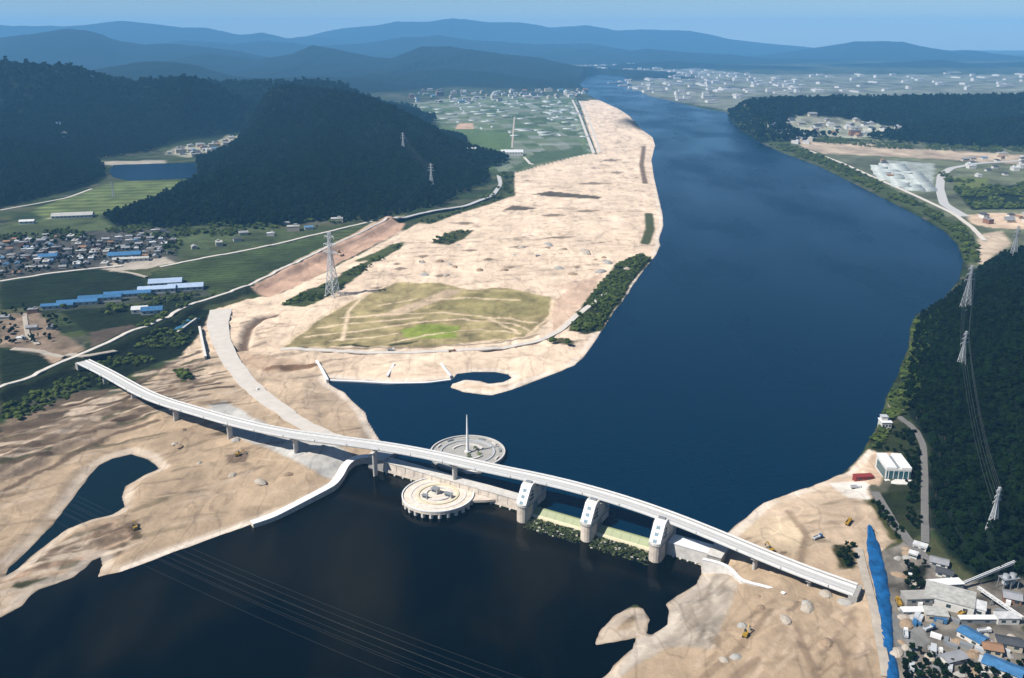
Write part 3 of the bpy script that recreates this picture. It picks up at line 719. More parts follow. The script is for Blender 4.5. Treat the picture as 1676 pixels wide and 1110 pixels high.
# pale revetment rim, then a wet line
for poly, w, R in WATERS:
    sd = sdpoly(gx, gy, poly, 24); nf = sstep(2600, 1500, gy)
    sandy = 1 - sstep(.15, .5, veg)
    k = sstep(-8.5, -6, sd) * sstep(1.5, -.5, sd) * nf * sandy * (.75 if w > 5 else .4) * sstep(-.5, .1, fbm(gx / 25., gy / 25., 23, 3) + .25)
    colr = colr * (1 - k)[:, None] + np.array((.60, .53, .455))[None] * k[:, None]
    k = sstep(-1.0, 1.5, sd) * .6 * nf; colr *= (1 - k)[:, None]
nx, ny = len(xs), len(ys)
idx = np.arange(nx * ny).reshape(ny, nx)
faces = np.stack([idx[:-1, :-1], idx[:-1, 1:], idx[1:, 1:], idx[1:, :-1]], -1).reshape(-1, 4)
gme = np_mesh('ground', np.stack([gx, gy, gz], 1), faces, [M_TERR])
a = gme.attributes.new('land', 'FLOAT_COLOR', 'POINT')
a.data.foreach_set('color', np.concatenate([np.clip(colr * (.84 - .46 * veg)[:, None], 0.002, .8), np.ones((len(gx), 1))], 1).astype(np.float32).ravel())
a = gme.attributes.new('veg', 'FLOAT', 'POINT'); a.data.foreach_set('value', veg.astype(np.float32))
link(gme, 'ground', kind='structure')
print('ground', nx, ny, len(faces))

def surf(x, y):
    """height of the built ground mesh (bilinear)"""
    i = np.clip(np.searchsorted(xs, x) - 1, 0, nx - 2); j = np.clip(np.searchsorted(ys, y) - 1, 0, ny - 2)
    Zg = gz.reshape(ny, nx)
    u = (x - xs[i]) / (xs[i + 1] - xs[i]); v = (y - ys[j]) / (ys[j + 1] - ys[j])
    return (Zg[j, i] * (1 - u) + Zg[j, i + 1] * u) * (1 - v) + (Zg[j + 1, i] * (1 - u) + Zg[j + 1, i + 1] * u) * v
def sf(x, y): return float(surf(np.array([x]), np.array([y]))[0])
def hits(px, py):
    d = ray(px, py); k = _ds / d[1]
    x, y, z = d[0] * k, _ds, CAM_H + d[2] * k
    h = surf(x, y); i = int(np.argmax(h > z))
    if h[i] <= z[i]: i = len(_ds) - 1
    return (float(x[i]), float(y[i]), float(h[i]))

# ------------------------------------------------------------------ water sheets
def water(name, poly, z, m):
    b = bmesh.new(); vs = [b.verts.new((p[0], p[1], z)) for p in poly]; f = b.faces.new(vs)
    if f.normal.z < 0 or sum(poly[i][0] * poly[(i + 1) % len(poly)][1] - poly[(i + 1) % len(poly)][0] * poly[i][1] for i in range(len(poly))) < 0: f.normal_flip()
    bmesh.ops.triangulate(b, faces=b.faces[:])
    me = bpy.data.meshes.new(name); b.to_mesh(me); b.free(); me.materials.append(m)
    return link(me, name, kind='structure')
water('upper_river_water', river, Z_UP, M_WATER)
water('lower_river_water', lower, Z_DN, M_WATER_LO)
water('pond_water', pond, Z_DN, M_POND)
water('reservoir_water', reservoir, 7.6, M_WATER)

# ------------------------------------------------------------------ roads and paths
def resample(P, step):
    P = np.asarray(P, float); seg = np.hypot(*np.diff(P, axis=0).T); L = np.concatenate([[0], np.cumsum(seg)])
    n = max(2, int(L[-1] / step) + 1); q = np.linspace(0, L[-1], n)
    out = np.stack([np.interp(q, L, P[:, k]) for k in range(P.shape[1])], 1)
    for _ in range(3):
        out[1:-1] = (out[:-2] + 2 * out[1:-1] + out[2:]) / 4
    return out
def normals2(Q):
    t = np.gradient(Q[:, :2], axis=0); t /= np.hypot(t[:, 0], t[:, 1])[:, None] + 1e-9
    return np.stack([-t[:, 1], t[:, 0]], 1)
def ribbon(name, pts, width, m, step=None, zoff=.35, world_pts=False):
    Pw = np.asarray(pts, float) if world_pts else np.array([hits(*p)[:2] for p in pts])
    d = np.median(np.hypot(Pw[:, 0], Pw[:, 1])); step = step or max(4, d * .006)
    Q = resample(Pw, step); Nn = normals2(Q)
    wd = np.interp(np.linspace(0, 1, len(Q)), np.linspace(0, 1, len(width)), width) if hasattr(width, '__len__') else np.full(len(Q), width)
    cols = []
    for f in (-.5, -.17, .17, .5):
        e = Q + Nn * (wd * f)[:, None]; cols.append(e)
    zz = np.max([surf(e[:, 0], e[:, 1]) for e in cols], axis=0)
    zz = np.array([zz[max(0, i - 1):i + 2].max() for i in range(len(zz))]) + zoff + d * .0002
    rings = []
    for k in range(len(Q)):
        rings.append([(cols[0][k][0], cols[0][k][1], zz[k] - 1.2)] + [(c[k][0], c[k][1], zz[k] + (.06 if i in (1, 2) else 0)) for i, c in enumerate(cols)] + [(cols[3][k][0], cols[3][k][1], zz[k] - 1.2)])
    mb = MB(); mb.loft(rings, closed=False)
    return mb.build(name, m, kind='structure')
ribbon('access_road', [(362, 508), (356, 530), (362, 560), (378, 592), (405, 630), (440, 660), (480, 688), (512, 704), (560, 722)], [26, 24, 20, 18, 17, 16, 14, 12], M_CONRD)
ribbon('levee_road', LEVEE, 5.0, M_CONRD, world_pts=True)
ribbon('levee_road', [(645, 363), (700, 350), (762, 341), (806, 322), (820, 303), (816, 288)], 9, M_ROADW)
ribbon('levee_road', [(972, 252), (960, 220), (948, 188), (936, 164)], 9, M_CONRD)
ribbon('levee_road', [(982, 250), (972, 220), (960, 188), (948, 166)], 7, M_CONRD)
ribbon('farm_road', [(262, 438), (300, 430), (400, 411), (480, 394), (560, 375), (610, 364)], 6, M_CONRD)
ribbon('farm_road', [(186, 444), (215, 448), (240, 455)], 5, M_GRAVRD)
ribbon('farm_road', [(842, 192), (840, 215), (838, 243)], 6, M_GRAVRD)
ribbon('farm_road', [(858, 258), (872, 270)], 7, M_CONRD)
ribbon('farm_road', [(20, 572), (70, 578), (100, 585), (140, 590), (190, 578)], 7, M_GRAVRD)
ribbon('farm_road', [(40, 515), (45, 550), (62, 565)], 5, M_GRAVRD)
ribbon('village_road', [(0, 462), (60, 452), (120, 444), (200, 436)], 6, M_CONRD)
ribbon('valley_road', [(0, 345), (60, 334), (110, 325), (150, 310)], 6, M_CONRD)
ribbon('bank_road', [(1325, 247), (1380, 268), (1440, 295), (1500, 322), (1560, 350), (1590, 372), (1612, 395)], 8, M_CONRD)
ribbon('highway', [(1700, 262), (1600, 268), (1556, 276), (1540, 288), (1538, 310), (1545, 335), (1580, 356)], 18, M_ROADW)
ribbon('hillside_road', [(1466, 680), (1480, 690), (1500, 708), (1511, 730), (1513, 780), (1513, 840), (1514, 890)], 5, M_ASPH)
ribbon('hillside_road', [(1432, 806), (1450, 840), (1480, 878), (1500, 905), (1530, 930), (1562, 960), (1580, 985)], 6, M_ASPH)
ribbon('haul_track', [(1405, 900), (1412, 930), (1420, 960), (1432, 1010), (1442, 1060), (1450, 1112)], 5, M_GRAVRD)
ribbon('haul_track', [(990, 480), (960, 505), (920, 540), (880, 560), (800, 575), (640, 578), (540, 577), (460, 573)], 7, M_CONRD)

# ------------------------------------------------------------------ weir bridge
deck_px = [(136, 592, 17.5), (176, 611, 19), (217, 635, 20.5), (257, 655, 21.5), (318, 672, 22), (367, 687, 22.4), (420, 700, 22.8), (468, 710, 23), (555, 721, 23.4), (620, 729, 24), (700, 743, 25), (760, 757, 25.6),
           (800, 767, 26), (900, 786, 26.4), (1000, 813, 26.2), (1090, 843, 25), (1200, 888, 22), (1300, 931, 19.5), (1400, 966, 17.2)]
DK = np.array([(*at_z(px, py, z), z) for px, py, z in deck_px])
DQ = resample(DK, 7.0)
for _ in range(14): DQ[1:-1] = (DQ[:-2] + 2 * DQ[1:-1] + DQ[2:]) / 4
DN = normals2(DQ)
def along(offs, dz0, dz1, half):
    """box section that follows the bridge centre line"""
    rings = []
    for k in range(len(DQ)):
        c, nn, z = DQ[k][:2] + DN[k] * offs, DN[k], DQ[k][2]
        a, b = c - nn * half, c + nn * half
        rings.append([(a[0], a[1], z + dz0), (b[0], b[1], z + dz0), (b[0], b[1], z + dz1), (a[0], a[1], z + dz1)])
    return MB().loft(rings)
bridge = thing('road_bridge', 'long white road bridge crossing the river above the weir gates', 'bridge')
along(0, -.7, 0, 6.4).build('deck', M_DECK, bridge)
along(-2.2, -2.6, -.703, 1.5).build('girder', M_DECK, bridge)
along(2.2, -2.6, -.703, 1.5).build('girder', M_DECK, bridge)
along(-1.6, .004, .07, 3.6).build('road_surface', M_ROADW, bridge)
along(4.4, .004, .22, 1.6).build('footway', M_CONC_D, bridge)
for off in (-6.1, 2.6, 6.1):
    along(off, .006, 1.15, .18).build('parapet', M_WHITE, bridge)
along(-1.6, .075, .085, .12).build('lane_line', M_WHITE, bridge)
mb = MB()
for k in range(0, len(DQ), 4):
    c = DQ[k][:2] - DN[k] * 6.42; mb.bar((c[0], c[1], DQ[k][2] - .7), (c[0], c[1], DQ[k][2] + 1.2), .35)
mb.build('railing_post', M_GREY, bridge)['kind'] = 'stuff'
DS = np.array([ST(p[0], p[1])[0] for p in DQ])
def deck_at(s): return np.array([np.interp(s, DS, DQ[:, k]) for k in range(3)]), math.atan2(np.interp(s, DS, DN[:, 1]), np.interp(s, DS, DN[:, 0]))
for s in (-470, -408, -340, -273, -205, -134, -66, 162, 196):
    c, an = deck_at(s)
    if s == -134: c = c - np.array((math.cos(an), math.sin(an), 0)) * 4.2
    g = min(sf(c[0], c[1]), c[2] - 4) - 2.5
    mb = MB()
    ca, sa = math.cos(an), math.sin(an)
    out = [(c[0] + r * math.cos(q) * ca * 2.1 - r * math.sin(q) * sa, c[1] + r * math.cos(q) * sa * 2.1 + r * math.sin(q) * ca) for r, q in [(1.35, 2 * math.pi * k / 12) for k in range(12)]]
    mb.prism(out, g, c[2] - 4.2)
    q = mb.build('pier', M_CONC, bridge)
    mb = MB()
    w = 5.4
    vs = [(a * (3.0 if lo else w), b * 1.35, c[2] - (4.2 if lo else 2.61)) for lo in (1, 0) for a, b in ((-1, -1), (1, -1), (1, 1), (-1, 1))]
    mb.add([(c[0] + x * ca - y * sa, c[1] + x * sa + y * ca, z) for x, y, z in vs], [(0, 3, 2, 1), (4, 5, 6, 7), (0, 1, 5, 4), (1, 2, 6, 5), (2, 3, 7, 6), (3, 0, 4, 7)])
    mb.build('pier_cap', M_CONC, q)
for s, e in ((DS[0] - 3, 1), (DS[-1] + 3, -1)):
    c, an = deck_at(s); c = DQ[0] if e == 1 else DQ[-1]
    MB().box((c[0], c[1], c[2] - 3.5), (14, 5, 6.9), an).build('abutment', M_CONC_D, bridge)

# ------------------------------------------------------------------ gate piers and gates
def wpt(s, t, z): x, y = W(s, t); return (x, y, z)
def extr(profile, s0, s1, mi=0):
    """profile in (t, z) extruded across the weir"""
    mb = MB(); n = len(profile)
    mb.add([wpt(s0, t, z) for t, z in profile] + [wpt(s1, t, z) for t, z in profile],
           [tuple(range(n)), tuple(range(n, 2 * n))[::-1]] + [(i, n + i, n + (i + 1) % n, (i + 1) % n) for i in range(n)], mi)
    return mb
TOWER = [(1.4, 14.32), (9.0, 25.6), (11.5, 26.8), (14.6, 26.8), (15.6, 23.0), (23.5, 20.5), (25, 14.32)]
PIER_S = (0.0, 50.0, 99.5)
piers_lbl = ['white gate pier with panelled slanting tower nearest the round plaza', 'white gate pier with panelled tower between the two green gates', 'white gate pier with panelled tower beside the right concrete wall']
for s0, lb in zip(PIER_S, piers_lbl):
    p = thing('gate_pier', lb, 'gate pier', group='gate piers of the weir')
    r = 4.4
    out = [(s0 + r * math.cos(a), r + 0.0 + r * math.sin(a) * 1.0) for a in np.linspace(math.pi, 2 * math.pi, 9)] + [(s0 + r, 30), (s0 + r * .5, 35), (s0 - r * .5, 35), (s0 - r, 30)]
    mb = MB(); mb.prism([W(*q) for q in out], -5, 12.2); mb.build('pier_base', M_WARM, p)
    out2 = [(s0 + (a - s0) * 1.09, b - .25 if b < 20 else b + .3) for a, b in out]
    mb = MB(); mb.prism([W(*q) for q in out2], 12.203, 13.0); mb.build('ledge', M_CONC_D, p)
    mb = MB(); mb.prism([W(*q) for q in out], 13.003, 14.3); mb.build('pier_head', M_CONC, p)
    extr(TOWER, s0 - 4.0, s0 + 4.0).build('tower', M_CONC, p)
    # white panels on the slanting face, glass between
    (t0, z0), (t1, z1) = TOWER[0], TOWER[1]
    dt, dz = t1 - t0, z1 - z0; L = math.hypot(dt, dz); nt_, nz_ = -dz / L, dt / L
    for i in range(6):
        for j in range(3):
            a0, a1 = (i + .06) / 6, (i + .94) / 6
            ss = s0 - 3.9 + j * 2.63
            prof = [(t0 + dt * a0 + nt_ * .01, z0 + dz * a0 + nz_ * .01), (t0 + dt * a1 + nt_ * .01, z0 + dz * a1 + nz_ * .01), (t0 + dt * a1 + nt_ * .28, z0 + dz * a1 + nz_ * .28), (t0 + dt * a0 + nt_ * .28, z0 + dz * a0 + nz_ * .28)]
            gl = (i * 2 + j) % 4 == 1
            extr(prof, ss, ss + 2.5).build('panel', M_BLUGL if gl else M_WHITE, p)
    for k in range(3):      # side windows and louvres
        for sg in (-1, 1):
            zz = 15.6 + k * 2.6; tt = 6.2 + k * 1.7
            extr([(tt, zz), (tt + 6.5 - k * 2, zz), (tt + 6.5 - k * 2, zz + 1.5), (tt, zz + 1.5)], s0 + sg * 4.02, s0 + sg * 4.12).build('window', M_GLASS, p)
    extr([(14.4, 26.81), (11.8, 26.81), (12, 27.6), (14.2, 27.6)], s0 - 2.4, s0 + 2.4).build('roof_house', M_GREY, p)
    extr([(25.3, 14.32), (32, 14.32), (32, 16.6), (25.3, 16.6)], s0 - 2.6, s0 + 2.6).build('machine_house', M_CONC_D, p)
    for sg in (-1, 1):      # guide slot of the gate
        extr([(10.5, 1), (17.5, 1), (17.5, 11.9), (10.5, 11.9)], s0 + sg * 4.41, s0 + sg * 4.75).build('gate_guide', M_BLUGL if s0 < 10 else M_GREY, p)
gl = ['pale green sluice gate between the left and middle piers', 'pale green sluice gate between the middle and right piers']
for i, (a, b) in enumerate(((4.8, 45.2), (54.8, 94.7))):
    g = thing('sluice_gate', gl[i], 'sluice gate', group='green sluice gates of the weir')
    extr([(10.6, 4.0), (14.4, 7.2), (15.2, 7.5), (16.2, 7.3), (16.2, -4), (10.6, -4)], a, b).build('gate_leaf', M_GREEN, g)
    extr([(8.8, -4), (10.59, -4), (10.59, 4.1), (9.4, 3.7), (8.9, 2.4)], a, b).build('sill', M_CREAM, g)
    for k in range(6):
        s = a + (b - a) * (k + .5) / 6
        extr([(10.7, 4.1), (14.3, 7.13), (14.2, 7.25), (10.6, 4.22)], s - .15, s + .15).build('rib', M_GREEN, g)
    # mossy stone bed below the gate
    mb = MB()
    for k in range(620):
        s = a + rng.random() * (b - a + 3); t = -5 + rng.random() ** .7 * 13.5
        x, y = W(s, t); z = .3 + max(t - 1, 0) ** 1.25 * .17 + rng.random() * .35; r = .3 + rng.random() ** 2 * .75
        q = rng.random((8, 3)) * .5 + .75
        vs = [(x + i2 * r * q[n][0], y + j2 * r * q[n][1], z + k2 * r * .3 * q[n][2]) for n, (i2, j2, k2) in enumerate([(-1, -1, -1), (1, -1, -1), (1, 1, -1), (-1, 1, -1), (-.7, -.7, 1), (.7, -.7, 1), (.7, .7, 1), (-.7, .7, 1)])]
        mb.add(vs, [(0, 3, 2, 1), (4, 5, 6, 7), (0, 1, 5, 4), (1, 2, 6, 5), (2, 3, 7, 6), (3, 0, 4, 7)], 0 if rng.random() < .62 else (1 if rng.random() < .85 else 2))
    mb.build('mossy_stones', [mat('wet_moss', (.022, .032, .012), .5, .4, .5), mat('bright_moss', (.07, .095, .03), .6, .3, .5), mat('pale_stone', (.36, .35, .30), .8, .2, .5)], kind='stuff', label='mossy wet stones in the shallow water below the green gates')

# ------------------------------------------------------------------ fixed weir, end walls
fw = thing('fixed_weir', 'long pale fixed weir wall between the riverbank and the gates', 'weir')
extr([(12.5, 1.6), (13.6, 9.4), (21.5, 9.4), (22, -4), (15, -4), (14.2, 1.6)], -131, -4.7).build('weir_wall', M_WARM, fw)
extr([(13.2, 9.403), (21.8, 9.403), (21.8, 10), (13.2, 10)], -131, -4.8).build('crest_slab', M_CONC, fw)
for k in range(16):
    s = -128 + k * 8.0
    if -98 < s < -42: continue
    extr([(11.6, -4), (14.0, -4), (14.1, 1.59), (11.9, 1.59)], s, s + 1.3).build('buttress', M_CONC, fw)
for k in range(15):
    s = -126.5 + k * 8.35
    extr([(12.86, 4.0), (13.5, 9.1), (13.3, 9.1), (12.66, 4.0)], s, s + .35).build('joint_rib', M_CONC_D, fw)
rw = thing('fixed_weir', 'short white weir block joining the right gate pier to the right bank', 'weir')
extr([(13, 1.2), (13.3, 10.2), (24, 10.2), (24, -4), (15, -4), (15, 1.2)], 104.3, 131).build('weir_wall', M_CONC, rw)
extr([(12.9, 10.203), (24.2, 10.203), (24.2, 10.8), (12.9, 10.8)], 104.5, 132).build('crest_slab', M_WHITE, rw)
for s in (108, 113, 118, 123.5, 129):
    extr([(12.2, -4), (14.9, -4), (14.9, 1.19), (12.4, 1.19)], s, s + 1.2).build('buttress', M_CONC, rw)
ab = thing('abutment_wall', 'grey abutment block where the weir meets the sandy left bank', 'retaining wall')
extr([(13, -4), (13.4, 10.5), (30, 10.5), (30, -4)], -146, -131.01).build('wall_body', M_CONC_D, ab)
extr([(12.9, 10.503), (30.4, 10.503), (30.4, 11.1), (12.9, 11.1)], -146.4, -130.7).build('coping', M_CONC, ab)
ab = thing('abutment_wall', 'grey abutment block between the weir and the right sandy bank', 'retaining wall')
extr([(10, -4), (10.3, 11.4), (34, 11.4), (34, -4)], 132.01, 141).build('wall_body', M_CONC_D, ab)
extr([(9.6, 11.403), (34.4, 11.403), (34.4, 12), (9.6, 12)], 131.8, 141.4).build('coping', M_CONC, ab)

def wall(name, label, pts, z0, z1, thick, m, mcap=None, cat='retaining wall', slope=0.0, zend=None):
    Q = resample(np.array(pts), 3.0); Nn = normals2(Q)
    zz = np.linspace(z1, z1 if zend is None else zend, len(Q))
    t = thing(name, label, cat)
    mk = lambda o0, o1, b0, b1: MB().loft([[(*(Q[k] + Nn[k] * (o0 - slope)), b0(k)), (*(Q[k] + Nn[k] * o1), b0(k)), (*(Q[k] + Nn[k] * o1), b1(k)), (*(Q[k] + Nn[k] * o0), b1(k))] for k in range(len(Q))])
    mk(-thick / 2, thick / 2, lambda k: z0, lambda k: zz[k]).build('wall_body', m, t)
    mk(-thick / 2 - .3 + slope * 0, thick / 2 + .3, lambda k: zz[k] + .003, lambda k: zz[k] + .5).build('coping', mcap or m, t)
    return t
wall('guide_wall', 'white curving guide wall on the left bank below the weir', polyZ([(622, 752), (600, 748), (580, 751), (566, 762), (558, 778), (546, 793), (520, 806), (480, 826), (445, 843), (412, 853)], 5), -3, 6.2, 4.5, M_WARM, M_WHITE, slope=1.5, zend=3.4)
wall('guide_wall', 'thin white curving guide wall on the right bank below the weir', polyZ([(1150, 918), (1172, 923), (1190, 930), (1202, 942), (1211, 956), (1240, 964), (1262, 970), (1284, 980)], 9), 0, 10.2, 1.6, M_CONC, M_WHITE, zend=12.4)
wall('harbour_wall', 'pale angled wall at the left end of the small harbour basin', polyZ([(518, 592), (526, 605), (536, 624)], 9), 3, 10.2, 2.2, M_CONC, M_WHITE)
wall('harbour_wall', 'short pale ramp wall running down to the harbour basin middle', polyZ([(645, 598), (634, 618)], 8), 4, 9.6, 1.6, M_CONC, M_WHITE)
wall('harbour_wall', 'short pale ramp wall nearest the oval spit pond', polyZ([(722, 597), (730, 608), (738, 618)], 8), 4, 9.6, 1.6, M_CONC, M_WHITE)
wall('quay_edge', 'long low white quay edge along the small harbour basin', polyZ([(540, 623), (590, 625), (640, 628), (700, 627), (738, 622)], 7.5), 4, 7.9, 2.4, M_CONC, M_WHITE, cat='quay')
wall('retaining_wall', 'short dark-sided wall standing left of the concrete access road', np.array([hits(*p)[:2] for p in ((327, 540), (331, 562), (337, 590))]), 3, 13.2, 2.0, M_CONC_D, M_CONC)
wall('retaining_wall', 'low pale wall above the blue sheeting under the levee road', np.array([hits(*p)[:2] for p in ((290, 548), (322, 528))]), 3, 12.2, 1.5, M_CONC_D, M_CONC)

# ------------------------------------------------------------------ round plazas and mast
def circ(c, r, n=48): return [(c[0] + r * math.cos(2 * math.pi * k / n), c[1] + r * math.sin(2 * math.pi * k / n)) for k in range(n)]
def ring(c, r0, r1, z0, z1, n=48, a0=0, a1=2 * math.pi):
    full = abs(a1 - a0 - 2 * math.pi) < 1e-6
    K = n if full else n + 1; rings = []
    for k in range(K + (1 if full else 0)):
        a = a0 + (a1 - a0) * k / n; ca, sa = math.cos(a), math.sin(a)
        rings.append([(c[0] + r * ca, c[1] + r * sa, z) for r, z in ((r0, z0), (r1, z0), (r1, z1), (r0, z1))])
    return MB().loft(rings, caps=not full)
cP = W(-68, -2.5); RP = 26.5
pl = thing('round_plaza', 'round cream plaza on columns beside the downstream weir face', 'plaza')
MB().prism(circ(cP, RP), 3.6, 5.6).build('deck_slab', M_WARM, pl)
ring(cP, RP - .6, RP + .2, 5.603, 6.5).build('parapet', M_WHITE, pl)
for r, z in ((21, .35), (15.5, .6), (10, .9)):
    ring(cP, r - 1.6, r, 5.604, 5.6 + z).build('ring_step', M_CONC if r != 15.5 else M_CREAM, pl)
for k in range(26):
    a = 2 * math.pi * k / 26
    x, y = cP[0] + (RP - 1.3) * math.cos(a), cP[1] + (RP - 1.3) * math.sin(a)
    MB().cyl((x, y, -3), 1.5, 6.59, 8).build('column', M_CONC, pl)
tail = [W(-48, 12.2), W(-45, -1), W(-40, 3.5), W(-33, 8), W(-28, 12.2)]
MB().prism(tail, 3.7, 5.5).build('tail_ramp', M_WARM, pl)
for k, (dx, dy, sx, sy, h) in enumerate(((-2, 2, 5, 4, 3.2), (8, -4, 6, 2.5, 2.6), (-9, -6, 4, 2.2, 2.4))):
    t = thing('plaza_kiosk', ['square dark-windowed kiosk at the middle of the cream plaza', 'long low kiosk on the river side of the cream plaza', 'small kiosk at the left of the cream plaza'][k], 'kiosk', (cP[0] + dx, cP[1] + dy, 6.5 if k == 0 else 5.6 + (.4 if k else .9)), W_ANG)
    MB().box((0, 0, h / 2 - .5), (sx, sy, h + .9)).build('wall', M_CONC, t)
    MB().box((0, -sy / 2 - .04, h * .55), (sx * .8, .06, h * .45)).build('window', M_GLASS, t)
    MB().box((0, 0, h + .17), (sx + .8, sy + .8, .3)).build('roof', M_GREY, t)
cQ = W(-83, 61); RQ = 30
pu = thing('round_platform', 'round grey platform in the upper water behind the bridge', 'platform')
MB().prism(circ(cQ, RQ), 5, 9.2).build('deck_slab', M_CONC_D, pu)
ring(cQ, RQ - .8, RQ + .3, 9.203, 10.4).build('parapet', M_CONC, pu)
ring(cQ, 21, 22, 9.204, 10.0).build('ring_wall', M_GALV, pu)
ring(cQ, 12.5, 14, 9.204, 10.3, a0=.4, a1=2.7).build('ring_wall', M_CONC, pu)
ring(cQ, 12.5, 14, 9.204, 10.3, a0=3.6, a1=5.8).build('ring_wall', M_CONC, pu)
for k in range(12):
    a = 2 * math.pi * k / 12 + .1; x, y = cQ[0] + 26 * math.cos(a), cQ[1] + 26 * math.sin(a)
    MB().box((x, y, 9.75), (5.5, 1.4, 1.08), a + math.pi / 2).build('bench_wall', M_CONC if k % 2 else M_GREY, pu)
MB().prism([W(-62, 39), W(-56, 39), W(-64, 36.2 - 4), W(-70, 33)], 7.4, 9.0).build('link_walkway', M_CONC, pu)
for k in range(18):
    a = 2 * math.pi * k / 18; MB().cyl((cQ[0] + (RQ - 2) * math.cos(a), cQ[1] + (RQ - 2) * math.sin(a), 0), 1.3, 4.99, 8).build('column', M_CONC_D, pu)
for k in range(7):
    a = rng.random() * 6.28; r = 5 + rng.random() * 12
    t = thing('planter', 'low dark planter box on the grey round platform', 'planter', (cQ[0] + r * math.cos(a), cQ[1] + r * math.sin(a), 9.21), rng.random() * 3, 'planters on the round platform')
    MB().box((0, 0, .5), (4, 2.4, 1)).build('planter_box', M_CONC_D, t); MB().box((0, 0, 1.15), (3.6, 2, .29), taper=.8).build('planting', M_LEAF2, t)
mast = thing('mast', 'tall tapering white mast on the round grey platform', 'mast', (cQ[0], cQ[1], 9.2))
d_ = ray(755, 680); mz = CAM_H + d_[2] * (cQ[1] / d_[1]) - 9.2
MB().cyl((0, 0, 0), 2.6, 1.2, 16).build('mast_base', M_CONC, mast)
MB().cyl((0, 0, 1.2), 1.3, mz - 1.2, 14, r2=.45).build('shaft', M_WHITE, mast)
MB().cyl((0, 0, mz), .7, .8, 10, r2=.2).build('cap', M_GREY, mast)

# ------------------------------------------------------------------ pylons and lines
def pylon(px, py, top_y, label, rz=.3, wide=.16):
    x, y, z = hits(px, py); d = ray(px, top_y); h = CAM_H + d[2] * (y / d[1]) - z
    t = thing('power_pylon', label, 'pylon', (x, y, z - .4), rz, 'transmission pylons')
    lw = max(.42, h * .0085); b = h * wide / 2; wz = .62 * h; wb = h * .022
    lv = lambda zz: b + (wb - b) * min(zz / wz, 1.0)
    for i, j in ((-1, -1), (1, -1), (1, 1), (-1, 1)):
        mb = MB(); mb.bar((i * b, j * b, 0), (i * wb, j * wb, wz), lw); mb.bar((i * wb, j * wb, wz), (i * wb * .55, j * wb * .55, h * .97), lw * .9); mb.build('leg', M_GALV, t)
    mb = MB(); N_ = 7; zs = [wz * (1 - (1 - k / N_) ** 1.35) for k in range(N_ + 1)] + [wz + (h * .97 - wz) * k / 4 for k in range(1, 5)]
    for k in range(len(zs) - 1):
        a, c = lv(zs[k]), lv(zs[k + 1]); cs = [(-1, -1), (1, -1), (1, 1), (-1, 1)]
        for q in range(4):
            i, j = cs[q]; m_, n_ = cs[(q + 1) % 4]
            mb.bar((i * a, j * a, zs[k]), (m_ * c, n_ * c, zs[k + 1]), lw * .55); mb.bar((m_ * a, n_ * a, zs[k]), (i * c, j * c, zs[k + 1]), lw * .55)
            mb.bar((i * c, j * c, zs[k + 1]), (m_ * c, n_ * c, zs[k + 1]), lw * .5)
    mb.build('bracing', M_GALV, t)
    arms = []
    for zz, L in ((.66, .14), (.78, .115), (.90, .09)):
        ca_ = MB(); wl = wb * .8
        for sg in (-1, 1):
            for j in (-1, 1): ca_.bar((sg * wl, j * wl, h * zz), (sg * h * L, 0, h * (zz + .012)), lw * .7); ca_.bar((sg * wl, j * wl, h * (zz + .035)), (sg * h * L, 0, h * (zz + .012)), lw * .6)
        ca_.build('cross_arm', M_GALV, t)
        for sg in (-1, 1):
            MB().bar((sg * h * L, 0, h * (zz + .012)), (sg * h * L, 0, h * (zz - .03)), lw * .8).build('insulator', M_CONC_D, t); arms.append((sg * h * L, h * (zz - .03)))
    for i, j in ((-1, -1), (1, -1), (1, 1), (-1, 1)): MB().box((i * b, j * b, -.2), (lw * 3, lw * 3, 2.0)).build('footing', M_CONC, t)
    ca, sa = math.cos(rz), math.sin(rz)
    return [(x + ax * ca, y + ax * sa, z + az) for ax, az in arms]
A_ = pylon(1623, 866, 795, 'grey lattice pylon in the dark forest above the construction yard', .5)
B_ = pylon(1572, 602, 540, 'white lattice pylon on the forested slope facing the wide river', .4)
C_ = pylon(1579, 508, 432, 'white lattice pylon where the forested slope meets the river bend', .3)
D_ = pylon(1658, 420, 368, 'white lattice pylon on the hill crest near the right frame edge', .2)
E_ = pylon(545, 484, 377, 'tall lattice pylon on the green strip beside the levee berm', -.5)
F_ = pylon(706, 304, 266, 'slim pylon low on the dark hillside above the levee bend', -.4)
G_ = pylon(660, 246, 216, 'slim pylon high on the dark hillside left of the fields', -.3)
H_ = pylon(186, 322, 296, 'small pale pylon in the valley meadow under the reservoir', .2)
def lines(P, Q, label, sag=.035, r=.11):
    t = thing('power_line', label, 'power line', P[0])
    for a, b in zip(P, Q):
        a, b = np.array(a), np.array(b); L = np.linalg.norm(b - a); n = 28
        pts = [a + (b - a) * k / n - np.array((0, 0, 4 * sag * L * (k / n) * (1 - k / n))) - np.array(P[0]) for k in range(n + 1)]
        mb = MB(); mb.loft([[(p[0] + dx, p[1], p[2] + dz) for dx, dz in ((-r, -r * .6), (r, -r * .6), (0, r))] for p in pts]); mb.build('cable', M_CABLE, t)
lines(A_, B_, 'cables from the yard pylon to the pylon on the river slope')
lines(B_, C_, 'cables between the two pylons on the river slope')
lines(C_, D_, 'cables from the river bend pylon up to the crest pylon')
lines(E_, F_, 'cables from the tall levee pylon to the hillside pylon')
lines(F_, G_, 'cables between the two slim pylons on the hillside')
